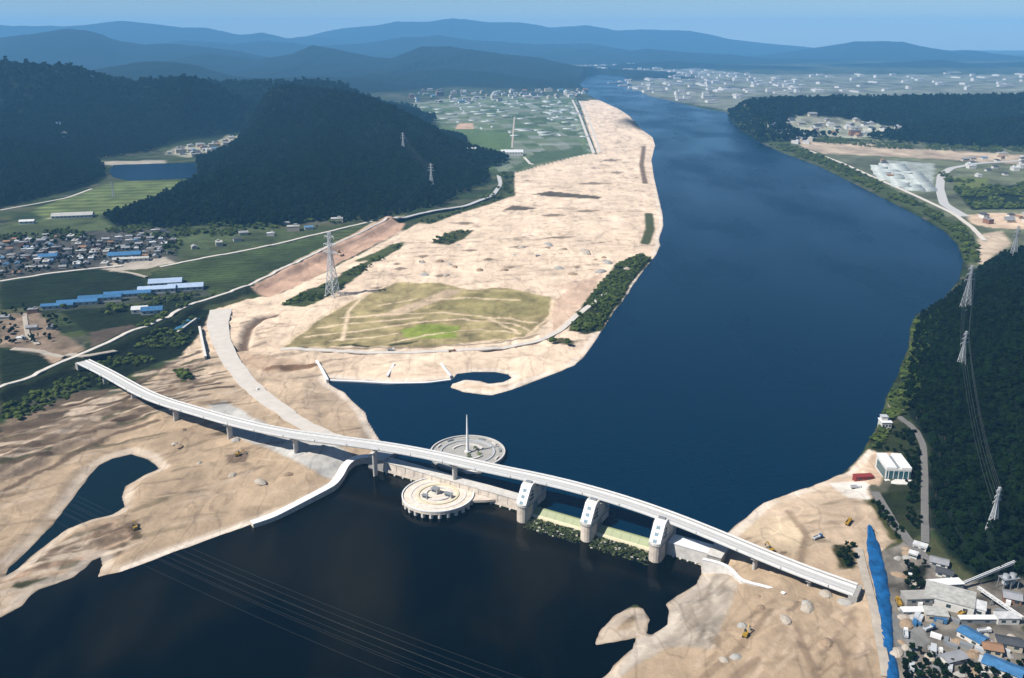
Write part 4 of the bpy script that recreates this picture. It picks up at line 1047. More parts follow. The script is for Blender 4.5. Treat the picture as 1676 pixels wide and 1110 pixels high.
def span(px0, py0, z0, px1, py1, z1, offs):
    P, Q = np.array((*at_z(px0, py0, z0), z0)), np.array((*at_z(px1, py1, z1), z1))
    d = (Q - P)[:2]; d /= np.hypot(*d); n = np.array((-d[1], d[0], 0))
    return [P + n * o + np.array((0, 0, k)) for o, k in offs], [Q + n * o + np.array((0, 0, k)) for o, k in offs]
lines(*span(-30, 768, 46, 1010, 1219, 42, [(-9, 0), (-6.4, 7), (-4.5, 13), (-2, 1), (2, 2), (4.5, 13), (6.4, 7), (9, 0)]), 'faint bundle of parallel cables sagging over the dark lower water', .02, .045)

# ------------------------------------------------------------------ houses
def house_meshes(w, d, h, kind):
    wb = MB(); wb.box((0, 0, h / 2 - .6), (w, d, h + 1.2))
    rb = MB()
    if kind == 'flat':
        rb.box((0, 0, h + .2), (w + .5, d + .5, .39)); rb.box((w * .2, d * .1, h + 1.4), (w * .3, d * .3, 2.0))
    elif kind == 'hip':
        o = .6; rb.add([(-w / 2 - o, -d / 2 - o, h + .02), (w / 2 + o, -d / 2 - o, h + .02), (w / 2 + o, d / 2 + o, h + .02), (-w / 2 - o, d / 2 + o, h + .02), (-w / 4, 0, h + d * .28), (w / 4, 0, h + d * .28)],
                       [(0, 3, 2, 1), (0, 1, 5, 4), (1, 2, 5), (2, 3, 4, 5), (3, 0, 4)])
    else:
        o = .6; rb.add([(-w / 2 - o, -d / 2 - o, h + .02), (w / 2 + o, -d / 2 - o, h + .02), (w / 2 + o, d / 2 + o, h + .02), (-w / 2 - o, d / 2 + o, h + .02), (-w / 2 - o, 0, h + d * .27), (w / 2 + o, 0, h + d * .27)],
                       [(0, 3, 2, 1), (0, 1, 5, 4), (1, 2, 5), (2, 3, 4, 5), (3, 0, 4)])
    return wb, rb
HOUSE = {}
def house_proto(size, kind, roof, wallk):
    key = (size, kind, roof, wallk)
    if key not in HOUSE:
        w, d, h = size
        wb, rb = house_meshes(w, d, h, kind)
        win = MB()
        HOUSE[key] = (wb.mesh('wall', M_WALL[wallk]), rb.mesh('roof', M_RF[roof]))
    return HOUSE[key]
def put_house(name, x, y, rz, size, kind, roof, wallk, label, cat, group, sc=1.0, windows=0):
    z = min(sf(x, y), sf(x + 3, y + 3), sf(x - 3, y - 3))
    t = thing(name, label, cat, (x, y, z), rz, group, (sc, sc, sc * (0.9 + .2 * random.random())))
    wm, rm = house_proto(size, kind, roof, wallk)
    link(wm, 'wall', t); link(rm, 'roof', t)
    if windows:
        w, d, h = size; key = ('win', windows)
        if key not in HOUSE: HOUSE[key] = MB().box((0, 0, 0), (1.5, .12, 1.3)).mesh('window', M_GLASS)
        for sg in (-1, 1):
            for k in range(windows):
                link(HOUSE[key], 'window', t, (-w / 2 + w * (k + .5) / windows, sg * (d / 2 + .03), min(h * .55, 1.9)))
    return t
def corner(poly, x, y):
    P = poly if isinstance(poly, np.ndarray) else polyG(poly); c = P.mean(0); r = np.abs(P - c).mean(0); u, v = (x - c[0]) / r[0], (y - c[1]) / r[1]
    a = 'far' if v > .55 else ('near' if v < -.55 else ''); b = 'right' if u > .55 else ('left' if u < -.55 else '')
    return ' on the %s side' % ' '.join(q for q in (a, b) if q) if a or b else ' in the middle'
def inside(poly, x, y): return float(sdpoly(np.array([x]), np.array([y]), poly, 5)[0])
def scatter_poly(pxpoly, step, jit=.35, rot=0.0):
    P = pxpoly if isinstance(pxpoly, np.ndarray) else polyG(pxpoly); lo, hi = P.min(0), P.max(0); c = P.mean(0); R = np.hypot(*(hi - lo)) / 2 + step; out = []
    n = int(R / step) + 1; ca, sa = math.cos(rot), math.sin(rot)
    for i in range(-n, n + 1):
        for j in range(-n, n + 1):
            u, v = (i + (random.random() - .5) * jit * 2) * step, (j + (random.random() - .5) * jit * 2) * step
            x, y = c[0] + u * ca - v * sa, c[1] + u * sa + v * ca
            out.append((x, y))
    out = np.array(out); s = sdpoly(out[:, 0], out[:, 1], P, 20)
    return out[s > 2]
KINDS = [((12, 9, 4.5), 'flat', 'white', 'white', 'white flat roofed house'), ((13, 8, 4), 'gable', 'grey', 'cream', 'grey gable roofed house'), ((11, 8, 4), 'hip', 'dark', 'white', 'dark tiled house'),
         ((12, 8, 4), 'gable', 'blue', 'white', 'blue roofed house'), ((16, 10, 6), 'flat', 'pale', 'cream', 'pale flat roofed house'), ((11, 8, 4), 'gable', 'brown', 'cream', 'brown roofed house'), ((14, 9, 7), 'flat', 'grey', 'brick', 'grey roofed brick house')]
WTS = [.2, .24, .28, .05, .13, .04, .06]
def village(poly, step, rot, where, group, sc=1.0, keep=1.0):
    for x, y in scatter_poly(poly, step, .3, rot):
        if random.random() > keep: continue
        k = random.choices(range(7), WTS)[0]; sz, kind, rf, wk, nm = KINDS[k]
        put_house('house', x, y, rot + random.choice((0, math.pi / 2)) + random.uniform(-.15, .15), sz, kind, rf, wk, nm + corner(poly, x, y) + ' ' + where, 'house', group, sc * random.uniform(.8, 1.2))
village([(-40, 400), (20, 388), (120, 384), (160, 396), (262, 378), (288, 386), (285, 420), (200, 432), (165, 440), (90, 444), (-40, 458)], 19, .3, 'in the dense left village', 'houses of the left village', .85, .85)
village([(0, 512), (60, 508), (110, 530), (80, 560), (20, 562)], 19, .2, 'by the tan dirt lot', 'houses of the hamlet by the dirt lot', .9, .5)
village([(268, 252), (300, 242), (390, 226), (380, 238), (320, 258)], 34, .4, 'beyond the reservoir', 'houses beyond the reservoir', 1.5, .8)
village([(80, 236), (112, 232), (135, 252), (105, 256)], 45, .4, 'on the hill clearing', 'houses on the hill clearing', 1.5, .8)
village([(300, 388), (350, 378), (420, 376), (520, 366), (600, 362), (560, 374), (400, 398), (310, 420)], 40, .3, 'under the wooded ridge', 'houses under the ridge', 1.1, .5)
village([(665, 158), (700, 150), (800, 152), (960, 148), (955, 160), (820, 166), (690, 172)], 85, .2, 'beyond the river fields', 'houses beyond the river fields', 2.6, .6)
village(CLEAR2, 55, .1, 'on the right hill shelf', 'houses on the right hill shelf', 2.0, .7)
village([(1200, 196), (1240, 206), (1300, 226), (1340, 232), (1300, 240), (1250, 228), (1215, 212)], 45, -.5, 'on the far riverbank', 'houses on the far right bank', 1.7, .6)
village([(1560, 262), (1676, 252), (1690, 285), (1600, 290)], 42, .1, 'by the looping highway', 'houses by the highway loop', 1.4, .6)
village([(1585, 354), (1640, 350), (1690, 352), (1690, 374), (1625, 372)], 26, .1, 'on the right sandy lot', 'houses on the right sandy lot', 1.3, .75)
village([(1440, 262), (1520, 268), (1524, 312), (1480, 310), (1440, 285)], 60, -.2, 'among grey plots', 'houses among grey plots', 1.3, .4)

# far towns: big pale blocks
BLK = {}
def block(x, y, rz, w, d, h, roof, label, group, name='building', cat='building'):
    key = (w, d, h, roof)
    if key not in BLK:
        wb = MB(); wb.box((0, 0, h / 2 - 1), (w, d, h + 2)); rb = MB(); rb.box((0, 0, h + .5), (w + 1, d + 1, .98)); rb.box((w * .2, 0, h + 2.5), (w * .25, d * .4, 3))
        BLK[key] = (wb.mesh('wall', M_WALL['white']), rb.mesh('roof', M_RF[roof]))
    t = thing(name, label, cat, (x, y, sf(x, y)), rz, group)
    link(BLK[key][0], 'wall', t); link(BLK[key][1], 'roof', t)
for poly, step, n, grp, where in (([(960, 108), (1100, 110), (1240, 124), (1400, 150), (1240, 158), (1180, 175), (1060, 156), (985, 134)], 165, 130, 'buildings of the far riverside town', 'of the hazy far town'),
                                  ([(1240, 126), (1500, 118), (1690, 120), (1690, 150), (1300, 156)], 300, 45, 'buildings on the far right plain', 'of the plain behind the right ridge'),
                                  ([(975, 100), (1050, 102), (1045, 110), (985, 112)], 330, 10, 'factory blocks at the far town edge', 'at the farthest edge of the town')):
    P = scatter_poly(poly, step, .45, .15); random.shuffle(P := list(map(tuple, P)))
    for x, y in [q for q in P if hill_h(np.array([q[0]]), np.array([q[1]]))[0] < 12][:n]:
        w, d, h = random.choice(((90, 32, 10), (50, 28, 14), (60, 40, 11), (110, 34, 9), (36, 24, 20)))
        rf = random.choice(('white', 'pale', 'pale', 'grey'))
        block(x, y, .15 + random.choice((0, 0, 1.57)) + random.uniform(-.1, .1), w, d, h, rf, {'white': 'long white roofed block ', 'pale': 'pale roofed block ', 'grey': 'grey roofed block '}[rf] + corner(poly, x, y)[1:] + ' ' + where, grp)

# ------------------------------------------------------------------ greenhouses and sheds
GH = {}
def greenhouse_mesh(L, w, h, m):
    key = (L, w, h, m.name)
    if key not in GH:
        rings = [[(x, w / 2 * math.cos(a), h * math.sin(a) - (1 if a in (0, math.pi) else 0)) for a in np.linspace(0, math.pi, 7)] for x in (-L / 2, L / 2)]
        GH[key] = MB().loft(rings).mesh('greenhouse', m, True)
    return GH[key]
GP = [(668, 176), (930, 162), (962, 236), (730, 206)]
P = scatter_poly([(668, 176), (760, 164), (930, 162), (955, 200), (962, 236), (880, 238), (820, 214), (730, 206)], 52, .2, .12)
random.shuffle(P := [tuple(q) for q in P])
for x, y in P[:90]:
    link(greenhouse_mesh(random.choice((34, 44, 54)), 11, 4.0, M_FILM), 'greenhouse', None, (x, y, sf(x, y)), .12 + random.choice((0, 0, 1.57)), label='pale film greenhouse' + corner(GP, x, y) + ' of the patchwork plain', cat='greenhouse', group='greenhouses on the river plain')
GQ = [(1435, 268), (1528, 270), (1522, 314), (1440, 290)]
P = scatter_poly([(1435, 268), (1528, 270), (1522, 314), (1485, 312), (1440, 290)], 24, .1, -.3)
for x, y in P[:60]:
    link(greenhouse_mesh(40, 9, 3.5, M_FILM), 'greenhouse', None, (x, y, sf(x, y)), -.3, label='grey film greenhouse' + corner(GQ, x, y) + ' of the block by the bank road', cat='greenhouse', group='greenhouses on the right bank')
def shed(px, py, L, w, h, rz, roofm, wallm, label, cat='shed', name='shed', group=None, gable=True, z=None):
    x, y, zz = hits(px, py); t = thing(name, label, cat, (x, y, zz if z is None else z), rz, group)
    MB().box((0, 0, h / 2 - .7), (L, w, h + 1.4)).build('wall', wallm, t)
    rb = MB(); o = .7
    if gable:
        rb.add([(-L / 2 - o, -w / 2 - o, h + .02), (L / 2 + o, -w / 2 - o, h + .02), (L / 2 + o, w / 2 + o, h + .02), (-L / 2 - o, w / 2 + o, h + .02), (-L / 2 - o, 0, h + w * .2), (L / 2 + o, 0, h + w * .2)],
               [(0, 3, 2, 1), (0, 1, 5, 4), (1, 2, 5), (2, 3, 4, 5), (3, 0, 4)])
    else: rb.box((0, 0, h + .26), (L + o, w + o, .5))
    rb.build('roof', roofm, t)
    n = max(2, int(L / 7))
    for k in range(n): MB().box((-L / 2 + L * (k + .5) / n, -w / 2 - .03, h * .55), (2.4, .1, h * .35)).build('window', M_GLASS, t)
    return t
RA = .23
M_PB = mat('pale_blue_roof', (.36, .46, .62), .45, .15, .15)
for px, py, L, w, mm, lb in ((272, 466, 42, 20, M_PB, 'wide pale blue roofed shed at the far end of the farm row'), (305, 474, 44, 18, M_PB, 'pale blue roofed shed nearest the levee road'), (258, 478, 46, 15, M_PB, 'long pale blue roofed shed in the middle of the farm row'),
                             (210, 486, 56, 13, M_BLUERF, 'long blue roofed shed left of the pale farm sheds'), (165, 492, 50, 13, M_BLUERF, 'blue roofed shed third from the left of the farm row'), (128, 499, 46, 12, M_BLUERF, 'blue roofed shed second from the left of the farm row'),
                             (95, 505, 36, 10, M_BLUERF, 'leftmost narrow blue roofed shed of the farm row'), (230, 511, 18, 14, M_RF['white'], 'small white shed below the blue farm row'), (250, 512, 24, 16, M_BLUERF, 'squat blue roofed shed below the blue farm row'),
                             (80, 424, 26, 16, M_BLUERF, 'bright blue roofed hall in the left village'), (205, 421, 46, 18, M_BLUERF, 'long blue roofed hall at the village edge'), (215, 428, 50, 9, M_RF['pale'], 'long pale roofed hall in front of the blue village hall'),
                             (838, 254, 62, 30, M_RF['white'], 'long white roofed hall on the fields below the field road'), (770, 246, 30, 14, M_RF['white'], 'small white hall at the foot of the wooded ridge'), (120, 356, 70, 22, M_RF['pale'], 'long pale roofed hall in the left valley meadow'),
                             (45, 366, 24, 12, M_RF['white'], 'small white shed left of the valley hall')):
    shed(px, py, L, w, 5 if w < 25 else 9, RA if px < 700 else 0, mm, M_WALL['white'], lb)
# blue sheeting under the levee road by the access road
def sheet(name, label, cat, pts, wid, m, up=1.2):
    Pw = np.array([hits(*p)[:2] for p in pts]); Q = resample(Pw, 2.2); Nn = normals2(Q); wd = np.interp(np.linspace(0, 1, len(Q)), np.linspace(0, 1, len(wid)), wid); rings = []
    for k in range(len(Q)):
        r = []
        for f in np.linspace(-.5, .5, 9):
            p = Q[k] + Nn[k] * wd[k] * f * (1 + .22 * float(fbm(np.array([k * .31 + f]), np.array([3.0 + f * 2]), 9, 3)[0]))
            z = sf(*p) + up * (1 - (2 * f) ** 4) * (.75 + .9 * float(fbm(np.array([p[0] / 3.2]), np.array([p[1] / 3.2]), 7, 3)[0])) + (.12 if abs(f) < .5 else -.4)
            r.append((p[0], p[1], z))
        rings.append(r)
    return MB().loft(rings, closed=False).build(name, m, None, True, label=label, cat=cat)
sheet('tarpaulin', 'long bright blue tarpaulin strip running down beside the right sandy bank', 'tarpaulin', [(1424, 866), (1427, 890), (1434, 925), (1441, 955), (1447, 990), (1450, 1030), (1454, 1065), (1462, 1120)], [4, 9, 10, 9.5, 8.5, 7, 6.5, 7], M_BLUE, 1.6)
sheet('tarpaulin', 'dull blue tarpaulin patch on the slope beside the levee road', 'tarpaulin', [(293, 541), (308, 531), (322, 521)], [14, 15, 12], mat('dull_blue_sheet', (.03, .13, .24), .6, .25, .3), .8)

# ------------------------------------------------------------------ right bank station, yard and plant
x, y, z = hits(1460, 775)
st = thing('control_building', 'white roofed control building with blue glass front above the weir', 'building', (x, y, z), W_ANG + .45)
st.scale = (1.2, 1.2, 1.25)
MB().box((0, 0, 3.2), (15, 20, 8.4)).build('wall', M_WALL['white'], st)
M_TEAL = mat('teal_glass', (.03, .11, .14), .25, .2, .3, spec=.5)
MB().box((0, -10.15, 3.4), (14.2, .3, 5.6)).build('window_wall', M_TEAL, st)
MB().box((-7.65, -1, 3.4), (.3, 15, 5.2)).build('window_wall', M_TEAL, st)
for sx in (-4.4, 4.6): MB().box((sx, .3, 7.95), (6.2, 20.4, 1.1)).build('roof', M_WHITE, st)
MB().box((.1, .3, 7.45), (2.4, 18, .12)).build('roof_gutter', M_GREY, st)
MB().box((0, -13.5, .3), (17, 6, 1.6)).build('terrace', M_CONC, st)
for k in range(5): MB().box((-6 + 3 * k, -10.4, 3.4), (.3, .3, 5.8)).build('mullion', M_WHITE, st)
x, y, z = hits(1452, 700)
st = thing('intake_tower', 'small white two storey intake tower at the forested water edge', 'tower', (x - 3, y - 1, Z_UP), W_ANG + .5)
MB().box((0, 0, 2.5), (8, 9, 11)).build('wall', M_WALL['white'], st); MB().box((0, 0, 8.3), (9, 10, .58)).build('roof', M_WHITE, st)
MB().box((-1, 1, 10.2), (5, 5, 3.2)).build('upper_room', M_WALL['white'], st); MB().box((-1, 1, 12.05), (5.8, 5.8, .48)).build('upper_roof', M_GALV, st)
for k in range(3): MB().box((-2.6 + 2.6 * k, -4.54, 5.2), (1.5, .08, 2)).build('window', M_GLASS, st)
MB().box((0, -8, 1.6), (5, 7, .6)).build('jetty', M_CONC, st)
shed(1412, 786, 14, 5, 3.2, .1, M_RED, M_RED, 'low rust red shed beside the pale concrete apron', gable=False)
YD = 'in the construction yard'
shed(1552, 990, 26, 17, 6, -.5, M_RF['pale'], M_WALL['white'], 'large pale roofed hall in the middle of the construction yard', 'hall', 'hall', gable=False)
shed(1545, 965, 20, 6, 5, .1, M_WHITE, M_GREY, 'white edged open roof behind the large pale yard hall', 'canopy', 'canopy', gable=False)
shed(1592, 1002, 12, 9, 5, -.5, M_RF['white'], M_WALL['white'], 'white roofed store right of the pale yard hall', gable=False)
shed(1590, 1050, 13, 8, 4, -1.0, M_BLUERF, M_WALL['white'], 'bright blue roofed shed below the pale yard hall')
shed(1640, 1100, 18, 9, 4, -.7, M_BLUERF, M_WALL['white'], 'bright blue roofed shed at the bottom right corner')
shed(1500, 985, 16, 8, 3.5, .05, M_CONC_D, M_CONC_D, 'long grey flat shed left of the pale yard hall', gable=False)
shed(1498, 1006, 16, 4, 2.8, .02, M_WHITE, M_GREY, 'narrow white roofed shed below the long grey shed', gable=False)
shed(1530, 1012, 12, 8, 4, -.2, M_RF['pale'], M_WALL['cream'], 'pale roofed shed between the grey shed and the blue shed', gable=False)
shed(1598, 1020, 20, 3.2, 3, .0, M_WHITE, M_GREY, 'long thin white roofed walkway right of the yard hall', gable=False)
shed(1645, 1020, 12, 6, 4, .0, M_RF['white'], M_WALL['white'], 'white roofed shed at the right edge of the yard', gable=False)
shed(1655, 985, 9, 8, 4, -.4, M_RF['grey'], M_WALL['brick'], 'grey roofed brick shed under the white conveyor', gable=True)
shed(1505, 900, 8, 5, 3, -.6, M_RF['white'], M_WALL['white'], 'small white cabin at the upper corner of the yard', 'cabin', 'cabin', gable=False)
shed(1494, 912, 5, 4, 2.8, -.6, M_RF['white'], M_WALL['white'], 'tiny white cabin below the upper yard cabin', 'cabin', 'cabin', gable=False)
shed(1536, 925, 10, 7, 3, -.5, M_RF['grey'], M_WALL['white'], 'grey roofed cabin beside the sloping yard road', 'cabin', 'cabin')
shed(1545, 942, 9, 6, 3, -.5, M_RF['dark'], M_WALL['white'], 'dark roofed cabin beside the sloping yard road', 'cabin', 'cabin')
shed(1650, 1060, 12, 7, 4, -.3, M_RF['dark'], M_WALL['cream'], 'dark roofed house right of the bright blue shed', 'house', 'house')
shed(1622, 1068, 9, 7, 4, -.3, M_RF['brown'], M_WALL['cream'], 'brown roofed house between the two blue sheds', 'house', 'house')
shed(1560, 1082, 12, 6, 3, .3, M_RF['grey'], M_WALL['white'], 'grey roofed shed at the lower edge of the yard')
# conveyor and batching plant
def conveyor(label, a, b, za, zb, r=.8):
    ax, ay, az = hits(*a); bx, by, bz = hits(*b)
    A3, B3 = np.array((ax, ay, az + za)), np.array((bx, by, bz + zb)); t = thing('conveyor', label, 'conveyor', (ax, ay, az))
    A3 -= (ax, ay, az); B3 -= (ax, ay, az); d = (B3 - A3) / np.linalg.norm(B3 - A3); n = np.cross(d, (0, 0, 1)); n /= np.linalg.norm(n)
    for sg in (-1, 1):
        mb = MB(); mb.bar(A3 + n * sg * r * .7, B3 + n * sg * r * .7, .26); mb.bar(A3 + n * sg * r * .7 + (0, 0, 1.3), B3 + n * sg * r * .7 + (0, 0, 1.3), .35)
        K = 12
        for k in range(K):
            p, q = A3 + (B3 - A3) * k / K + n * sg * r * .7, A3 + (B3 - A3) * (k + 1) / K + n * sg * r * .7
            mb.bar(p + (0, 0, 1.3 * (k % 2)), q + (0, 0, 1.3 * (1 - k % 2)), .22)
        mb.build('truss', M_WHITE, t)
    mb = MB(); mb.bar(A3 + (0, 0, .3), B3 + (0, 0, .3), .7); mb.build('belt', M_GREY, t)
    for f in (.35, .7, .97):
        p = A3 + (B3 - A3) * f; g = sf(p[0] + ax, p[1] + ay) - az
        mb = MB(); mb.bar((p[0] - 1, p[1], g - .5), p, .4); mb.bar((p[0] + 1, p[1], g - .5), p, .4); mb.build('leg', M_GREY, t)
conveyor('white inclined conveyor boom rising over the yard toward the forest', (1574, 962), (1657, 940), 2.0, 6.5)
conveyor('white sloping conveyor running down to the right edge of the yard', (1598, 975), (1672, 1022), 4.5, 3.0, .8)
x, y, z = hits(1648, 965)
t = thing('batching_plant', 'grey steel batching plant with silos under the white conveyor boom', 'plant', (x, y, z), .2)
for i in range(2):
    sl = MB().cyl((i * 4.6 - 2.3, 0, 4), 1.9, 6, 14).cyl((i * 4.6 - 2.3, 0, 1.6), .5, 2.39, 14, r2=1.9).build('silo', M_GALV, t); MB().cyl((i * 4.6 - 2.3, 0, 10.01), 1.95, .7, 14, r2=.4).build('silo_cap', M_GREY, sl)
for i, j in ((-5, -2.4), (0, -2.4), (5, -2.4), (-5, 2.4), (0, 2.4), (5, 2.4)): MB().bar((i, j, -1), (i, j, 8), .4).build('post', M_GREY, t)
MB().box((0, 0, 7.9), (11, 5.6, .3)).build('platform', M_GREY, t)

# ------------------------------------------------------------------ vehicles
def truck_protos():
    out = {}
    for nm, cm, bm_ in (('white', M_WHITE, M_GALV), ('yellow', M_YEL, M_YEL), ('red', M_RED, M_SOIL), ('blue', M_BLUERF, M_GALV)):
        cabm = MB().box((2.6, 0, 1.75), (1.9, 2.3, 2.1), taper=.86).mesh('cab', cm); tray = MB().box((-1.2, 0, 1.15), (5.2, 2.3, .4)).box((-1.2, -1.1, 1.8), (5.2, .12, 1.0)).box((-1.2, 1.1, 1.8), (5.2, .12, 1.0)).box((-3.75, 0, 1.8), (.12, 2.1, 1.0)).box((1.35, 0, 1.8), (.12, 2.1, 1.2)).mesh('tray', bm_)
        wsc = MB().box((3.5, 0, 2.1), (.1, 1.9, .8)).mesh('windscreen', M_GLASS)
        wh = MB(); [wh.add([(r * math.cos(a) * .55, s, r * math.sin(a) * .55) for s in (-.18, .18) for r, a in [(1, 2 * math.pi * k / 10) for k in range(10)]], [tuple(range(10)), tuple(range(10, 20))[::-1]] + [(i, (i + 1) % 10, 10 + (i + 1) % 10, 10 + i) for i in range(10)]) for _ in (0,)]
        out[nm] = (cabm, tray, wsc, wh.mesh('wheel', M_TYRE))
    return out
TP = truck_protos()
def truck(px, py, colour, label, rz):
    x, y, z = hits(px, py); t = thing('dump_truck', label, 'truck', (x, y, z + .05), rz, 'trucks on the sand and yard')
    a, b, c, w = TP[colour]
    link(a, 'cab', t); link(b, 'tray', t); link(c, 'windscreen', t)
    for X in (2.5, -1.6, -2.9):
        for Y in (-1.05, 1.05): link(w, 'wheel', t, (X, Y, .55))
def excavator(px, py, label, rz, m=M_YEL):
    x, y, z = hits(px, py); t = thing('excavator', label, 'excavator', (x, y, z + .05), rz, 'excavators on the sand')
    for s in (-1, 1): MB().box((0, s * 1.2, .5), (4, .7, 1)).build('track', M_TYRE, t)
    MB().box((-.5, 0, 1.8), (3.4, 2.6, 1.5), taper=.92).build('body', m, t); MB().box((.8, .7, 2.9), (1.4, 1.1, 1.5), taper=.9).build('cab', M_GLASS, t)
    MB().bar((1, -.2, 2.2), (4.2, -.2, 5), .55).build('boom', m, t); MB().bar((4.2, -.2, 5), (6.4, -.2, 2.2), .42).build('arm', m, t); MB().box((6.3, -.2, 1.6), (1.1, 1.2, 1.2), taper=.7).build('bucket', M_GREY, t)
for px, py, c, lb, r in ((740, 577, 'red', 'small dark red truck on the haul track below the garden', .2), (640, 575, 'white', 'white truck on the haul track below the garden', .3), (1388, 860, 'yellow', 'yellow truck alone on the right sandy bank', .9), (1338, 884, 'blue', 'blue truck below the pale disc on the right sand', .5),
                         (420, 640, 'white', 'white truck driving on the concrete access road', -.8), (880, 420, 'white', 'white truck on the pale river bar', .4), (560, 420, 'red', 'red truck on the levee berm by the tall pylon', .9), (690, 430, 'yellow', 'yellow truck on the pale river bar', .1),
                         (1490, 950, 'white', 'white truck left of the black yard shadow', 1.3), (1520, 1035, 'blue', 'blue truck in the yard below the pale shed', .4), (1482, 1040, 'white', 'white truck on the grey yard paving', 1.2), (1470, 990, 'yellow', 'yellow truck right of the blue tarpaulin', 1.4),
                         (1530, 1070, 'white', 'white truck at the lower edge of the yard', -.3), (1610, 1038, 'white', 'white truck right of the bright blue shed', .1), (1575, 1008, 'yellow', 'yellow truck between the yard halls', .6), (1400, 800, 'white', 'white truck on the pale concrete apron', .1)):
    truck(px, py, c, lb, r)
for px, py, lb, r in ((555, 414, 'yellow excavator on the levee berm', .5), (1262, 905, 'yellow excavator beside the bridge on right sand', 2.0), (390, 748, 'yellow excavator near the bridge pier on left sand', .3), (1220, 1045, 'yellow excavator on the lower right sand', 1.0), (222, 868, 'yellow excavator by the left pond outlet', 2.2)):
    excavator(px, py, lb, r)
# material piles, pipes and crates about the yard
HEAP = []
for k in range(4):
    mb = MB(); n = 12; rings = []
    for i, (r, h) in enumerate(((1, -.15), (.86, .16), (.55, .42), (.2, .58))):
        rings.append([(r * math.cos(2 * math.pi * j / n) * (1 + .22 * (rng.random() - .5)), r * math.sin(2 * math.pi * j / n) * (1 + .22 * (rng.random() - .5)), h * (1 + .2 * (rng.random() - .5))) for j in range(n)])
    mb.loft(rings); HEAP.append(mb)
for i, (mm, nm) in enumerate(((M_SOIL, 'brown soil'), (M_CONC_D, 'grey gravel'), (M_GRAVRD, 'tan sand'))):
    hm = [h.mesh('spoil_heap', mm) for h in HEAP]
    for px0, py0, px1, py1, n, wh, g, rad in ((1462, 900, 1500, 1090, 5, 'in the yard beside the blue tarpaulin', 'heaps in the yard', 3.0), (1515, 1020, 1660, 1105, 6, 'among the yard sheds', 'heaps among sheds', 2.6), (640, 400, 1030, 452, 9, 'on the pale river bar', 'heaps on the river bar', 5), (1180, 960, 1400, 1100, 4, 'on the lower right sand', 'heaps on the right sand', 3), (140, 700, 480, 800, 4, 'on the left sand', 'heaps on the left sand', 3)):
        for k in range(n):
            x, y, z = hits(random.uniform(px0, px1), random.uniform(py0, py1))
            if z < Z_UP + .5 and 'bar' in wh: continue
            if z < 1.5: continue
            r = rad * random.uniform(.6, 1.5)
            link(random.choice(hm), 'spoil_heap', None, (x, y, z), random.uniform(0, 6), (r, r * random.uniform(.8, 1.6), r * .8), 'low ' + nm + ' heap ' + wh, 'heap', nm + ' ' + g)
crm = {c: MB().box((0, 0, 1.25), (6, 2.4, 2.5)).mesh('container', m) for c, m in (('white', M_WHITE), ('blue', M_BLUERF), ('pale grey', M_GALV), ('dark grey', M_GREY))}
for k in range(34):
    x, y, z = hits(random.uniform(1490, 1672), random.uniform(985, 1108)); c = random.choice(list(crm))
    link(crm[c], 'container', None, (x, y, z - .1), random.choice((-.5, 1.07)) + random.uniform(-.15, .15), random.uniform(.7, 1.2), c + ' storage container standing among the yard sheds', 'container', c + ' containers in the yard')

# ------------------------------------------------------------------ trees
def crown_arrays(seed, R=3.0, H=7.5, ncl=9, nleaf=150, base=.28):
    r = np.random.default_rng(seed); V, Fq = [], []
    cl = []
    for k in range(ncl):
        a = r.random() * 6.28; q = math.sqrt(r.random()) * R * .62; zz = H * (base + .16 + (1 - base - .3) * r.random())
        cl.append((q * math.cos(a), q * math.sin(a), zz, R * (.34 + .26 * r.random())))
    cl.append((0, 0, H * .78, R * .45))
    # lumpy cores
    for cx, cy, cz, cr in cl:
        o = len(V); n, m = 7, 4
        for i in range(m + 1):
            th_ = math.pi * i / m
            for j in range(n):
                ph = 2 * math.pi * j / n + i * .4; k = cr * (.78 + .3 * r.random())
                V.append((cx + k * math.sin(th_) * math.cos(ph), cy + k * math.sin(th_) * math.sin(ph), cz + k * .85 * math.cos(th_)))
        for i in range(m):
            for j in range(n): Fq.append((o + i * n + j, o + i * n + (j + 1) % n, o + (i + 1) * n + (j + 1) % n, o + (i + 1) * n + j))
    for k in range(nleaf):
        cx, cy, cz, cr = cl[r.integers(len(cl))]; d = r.normal(size=3); d /= np.linalg.norm(d); d[2] = abs(d[2]) * .9 - .15
        p = np.array((cx, cy, cz)) + d * cr * (.95 + .3 * r.random()); s = .32 + .42 * r.random()
        t1 = r.normal(size=3); t1 -= d * t1.dot(d) * .6; t1 /= np.linalg.norm(t1); t2 = np.cross(d, t1); o = len(V)
        V += [tuple(p - t1 * s), tuple(p + t2 * s * .8), tuple(p + t1 * s), tuple(p - t2 * s * .8)]; Fq.append((o, o + 1, o + 2, o + 3))
    return np.array(V), np.array(Fq)
def trunk_mb(H, R):
    mb = MB(); n = 6
    mb.loft([[(r * math.cos(2 * math.pi * k / n) + dx, r * math.sin(2 * math.pi * k / n), z) for k in range(n)] for r, z, dx in ((.3, -1, 0), (.22, H * .25, .05), (.15, H * .5, -.05), (.05, H * .75, .05))])
    for k in range(4):
        a = k * 1.6 + .3; mb.bar((0, 0, H * (.3 + .08 * k)), (R * .5 * math.cos(a), R * .5 * math.sin(a), H * (.5 + .08 * k)), .18, w2=.05)
    return mb
CROWNS = [crown_arrays(s, R, H, n, nl, b) for s, R, H, n, nl, b in ((1, 3.2, 7.5, 9, 170, .25), (2, 2.6, 9.0, 9, 160, .2), (3, 3.6, 7.0, 11, 190, .22), (4, 2.0, 9.5, 8, 140, .12))]
CM = [np_mesh('crown', v, f, [M_LEAF], False) for v, f in CROWNS]
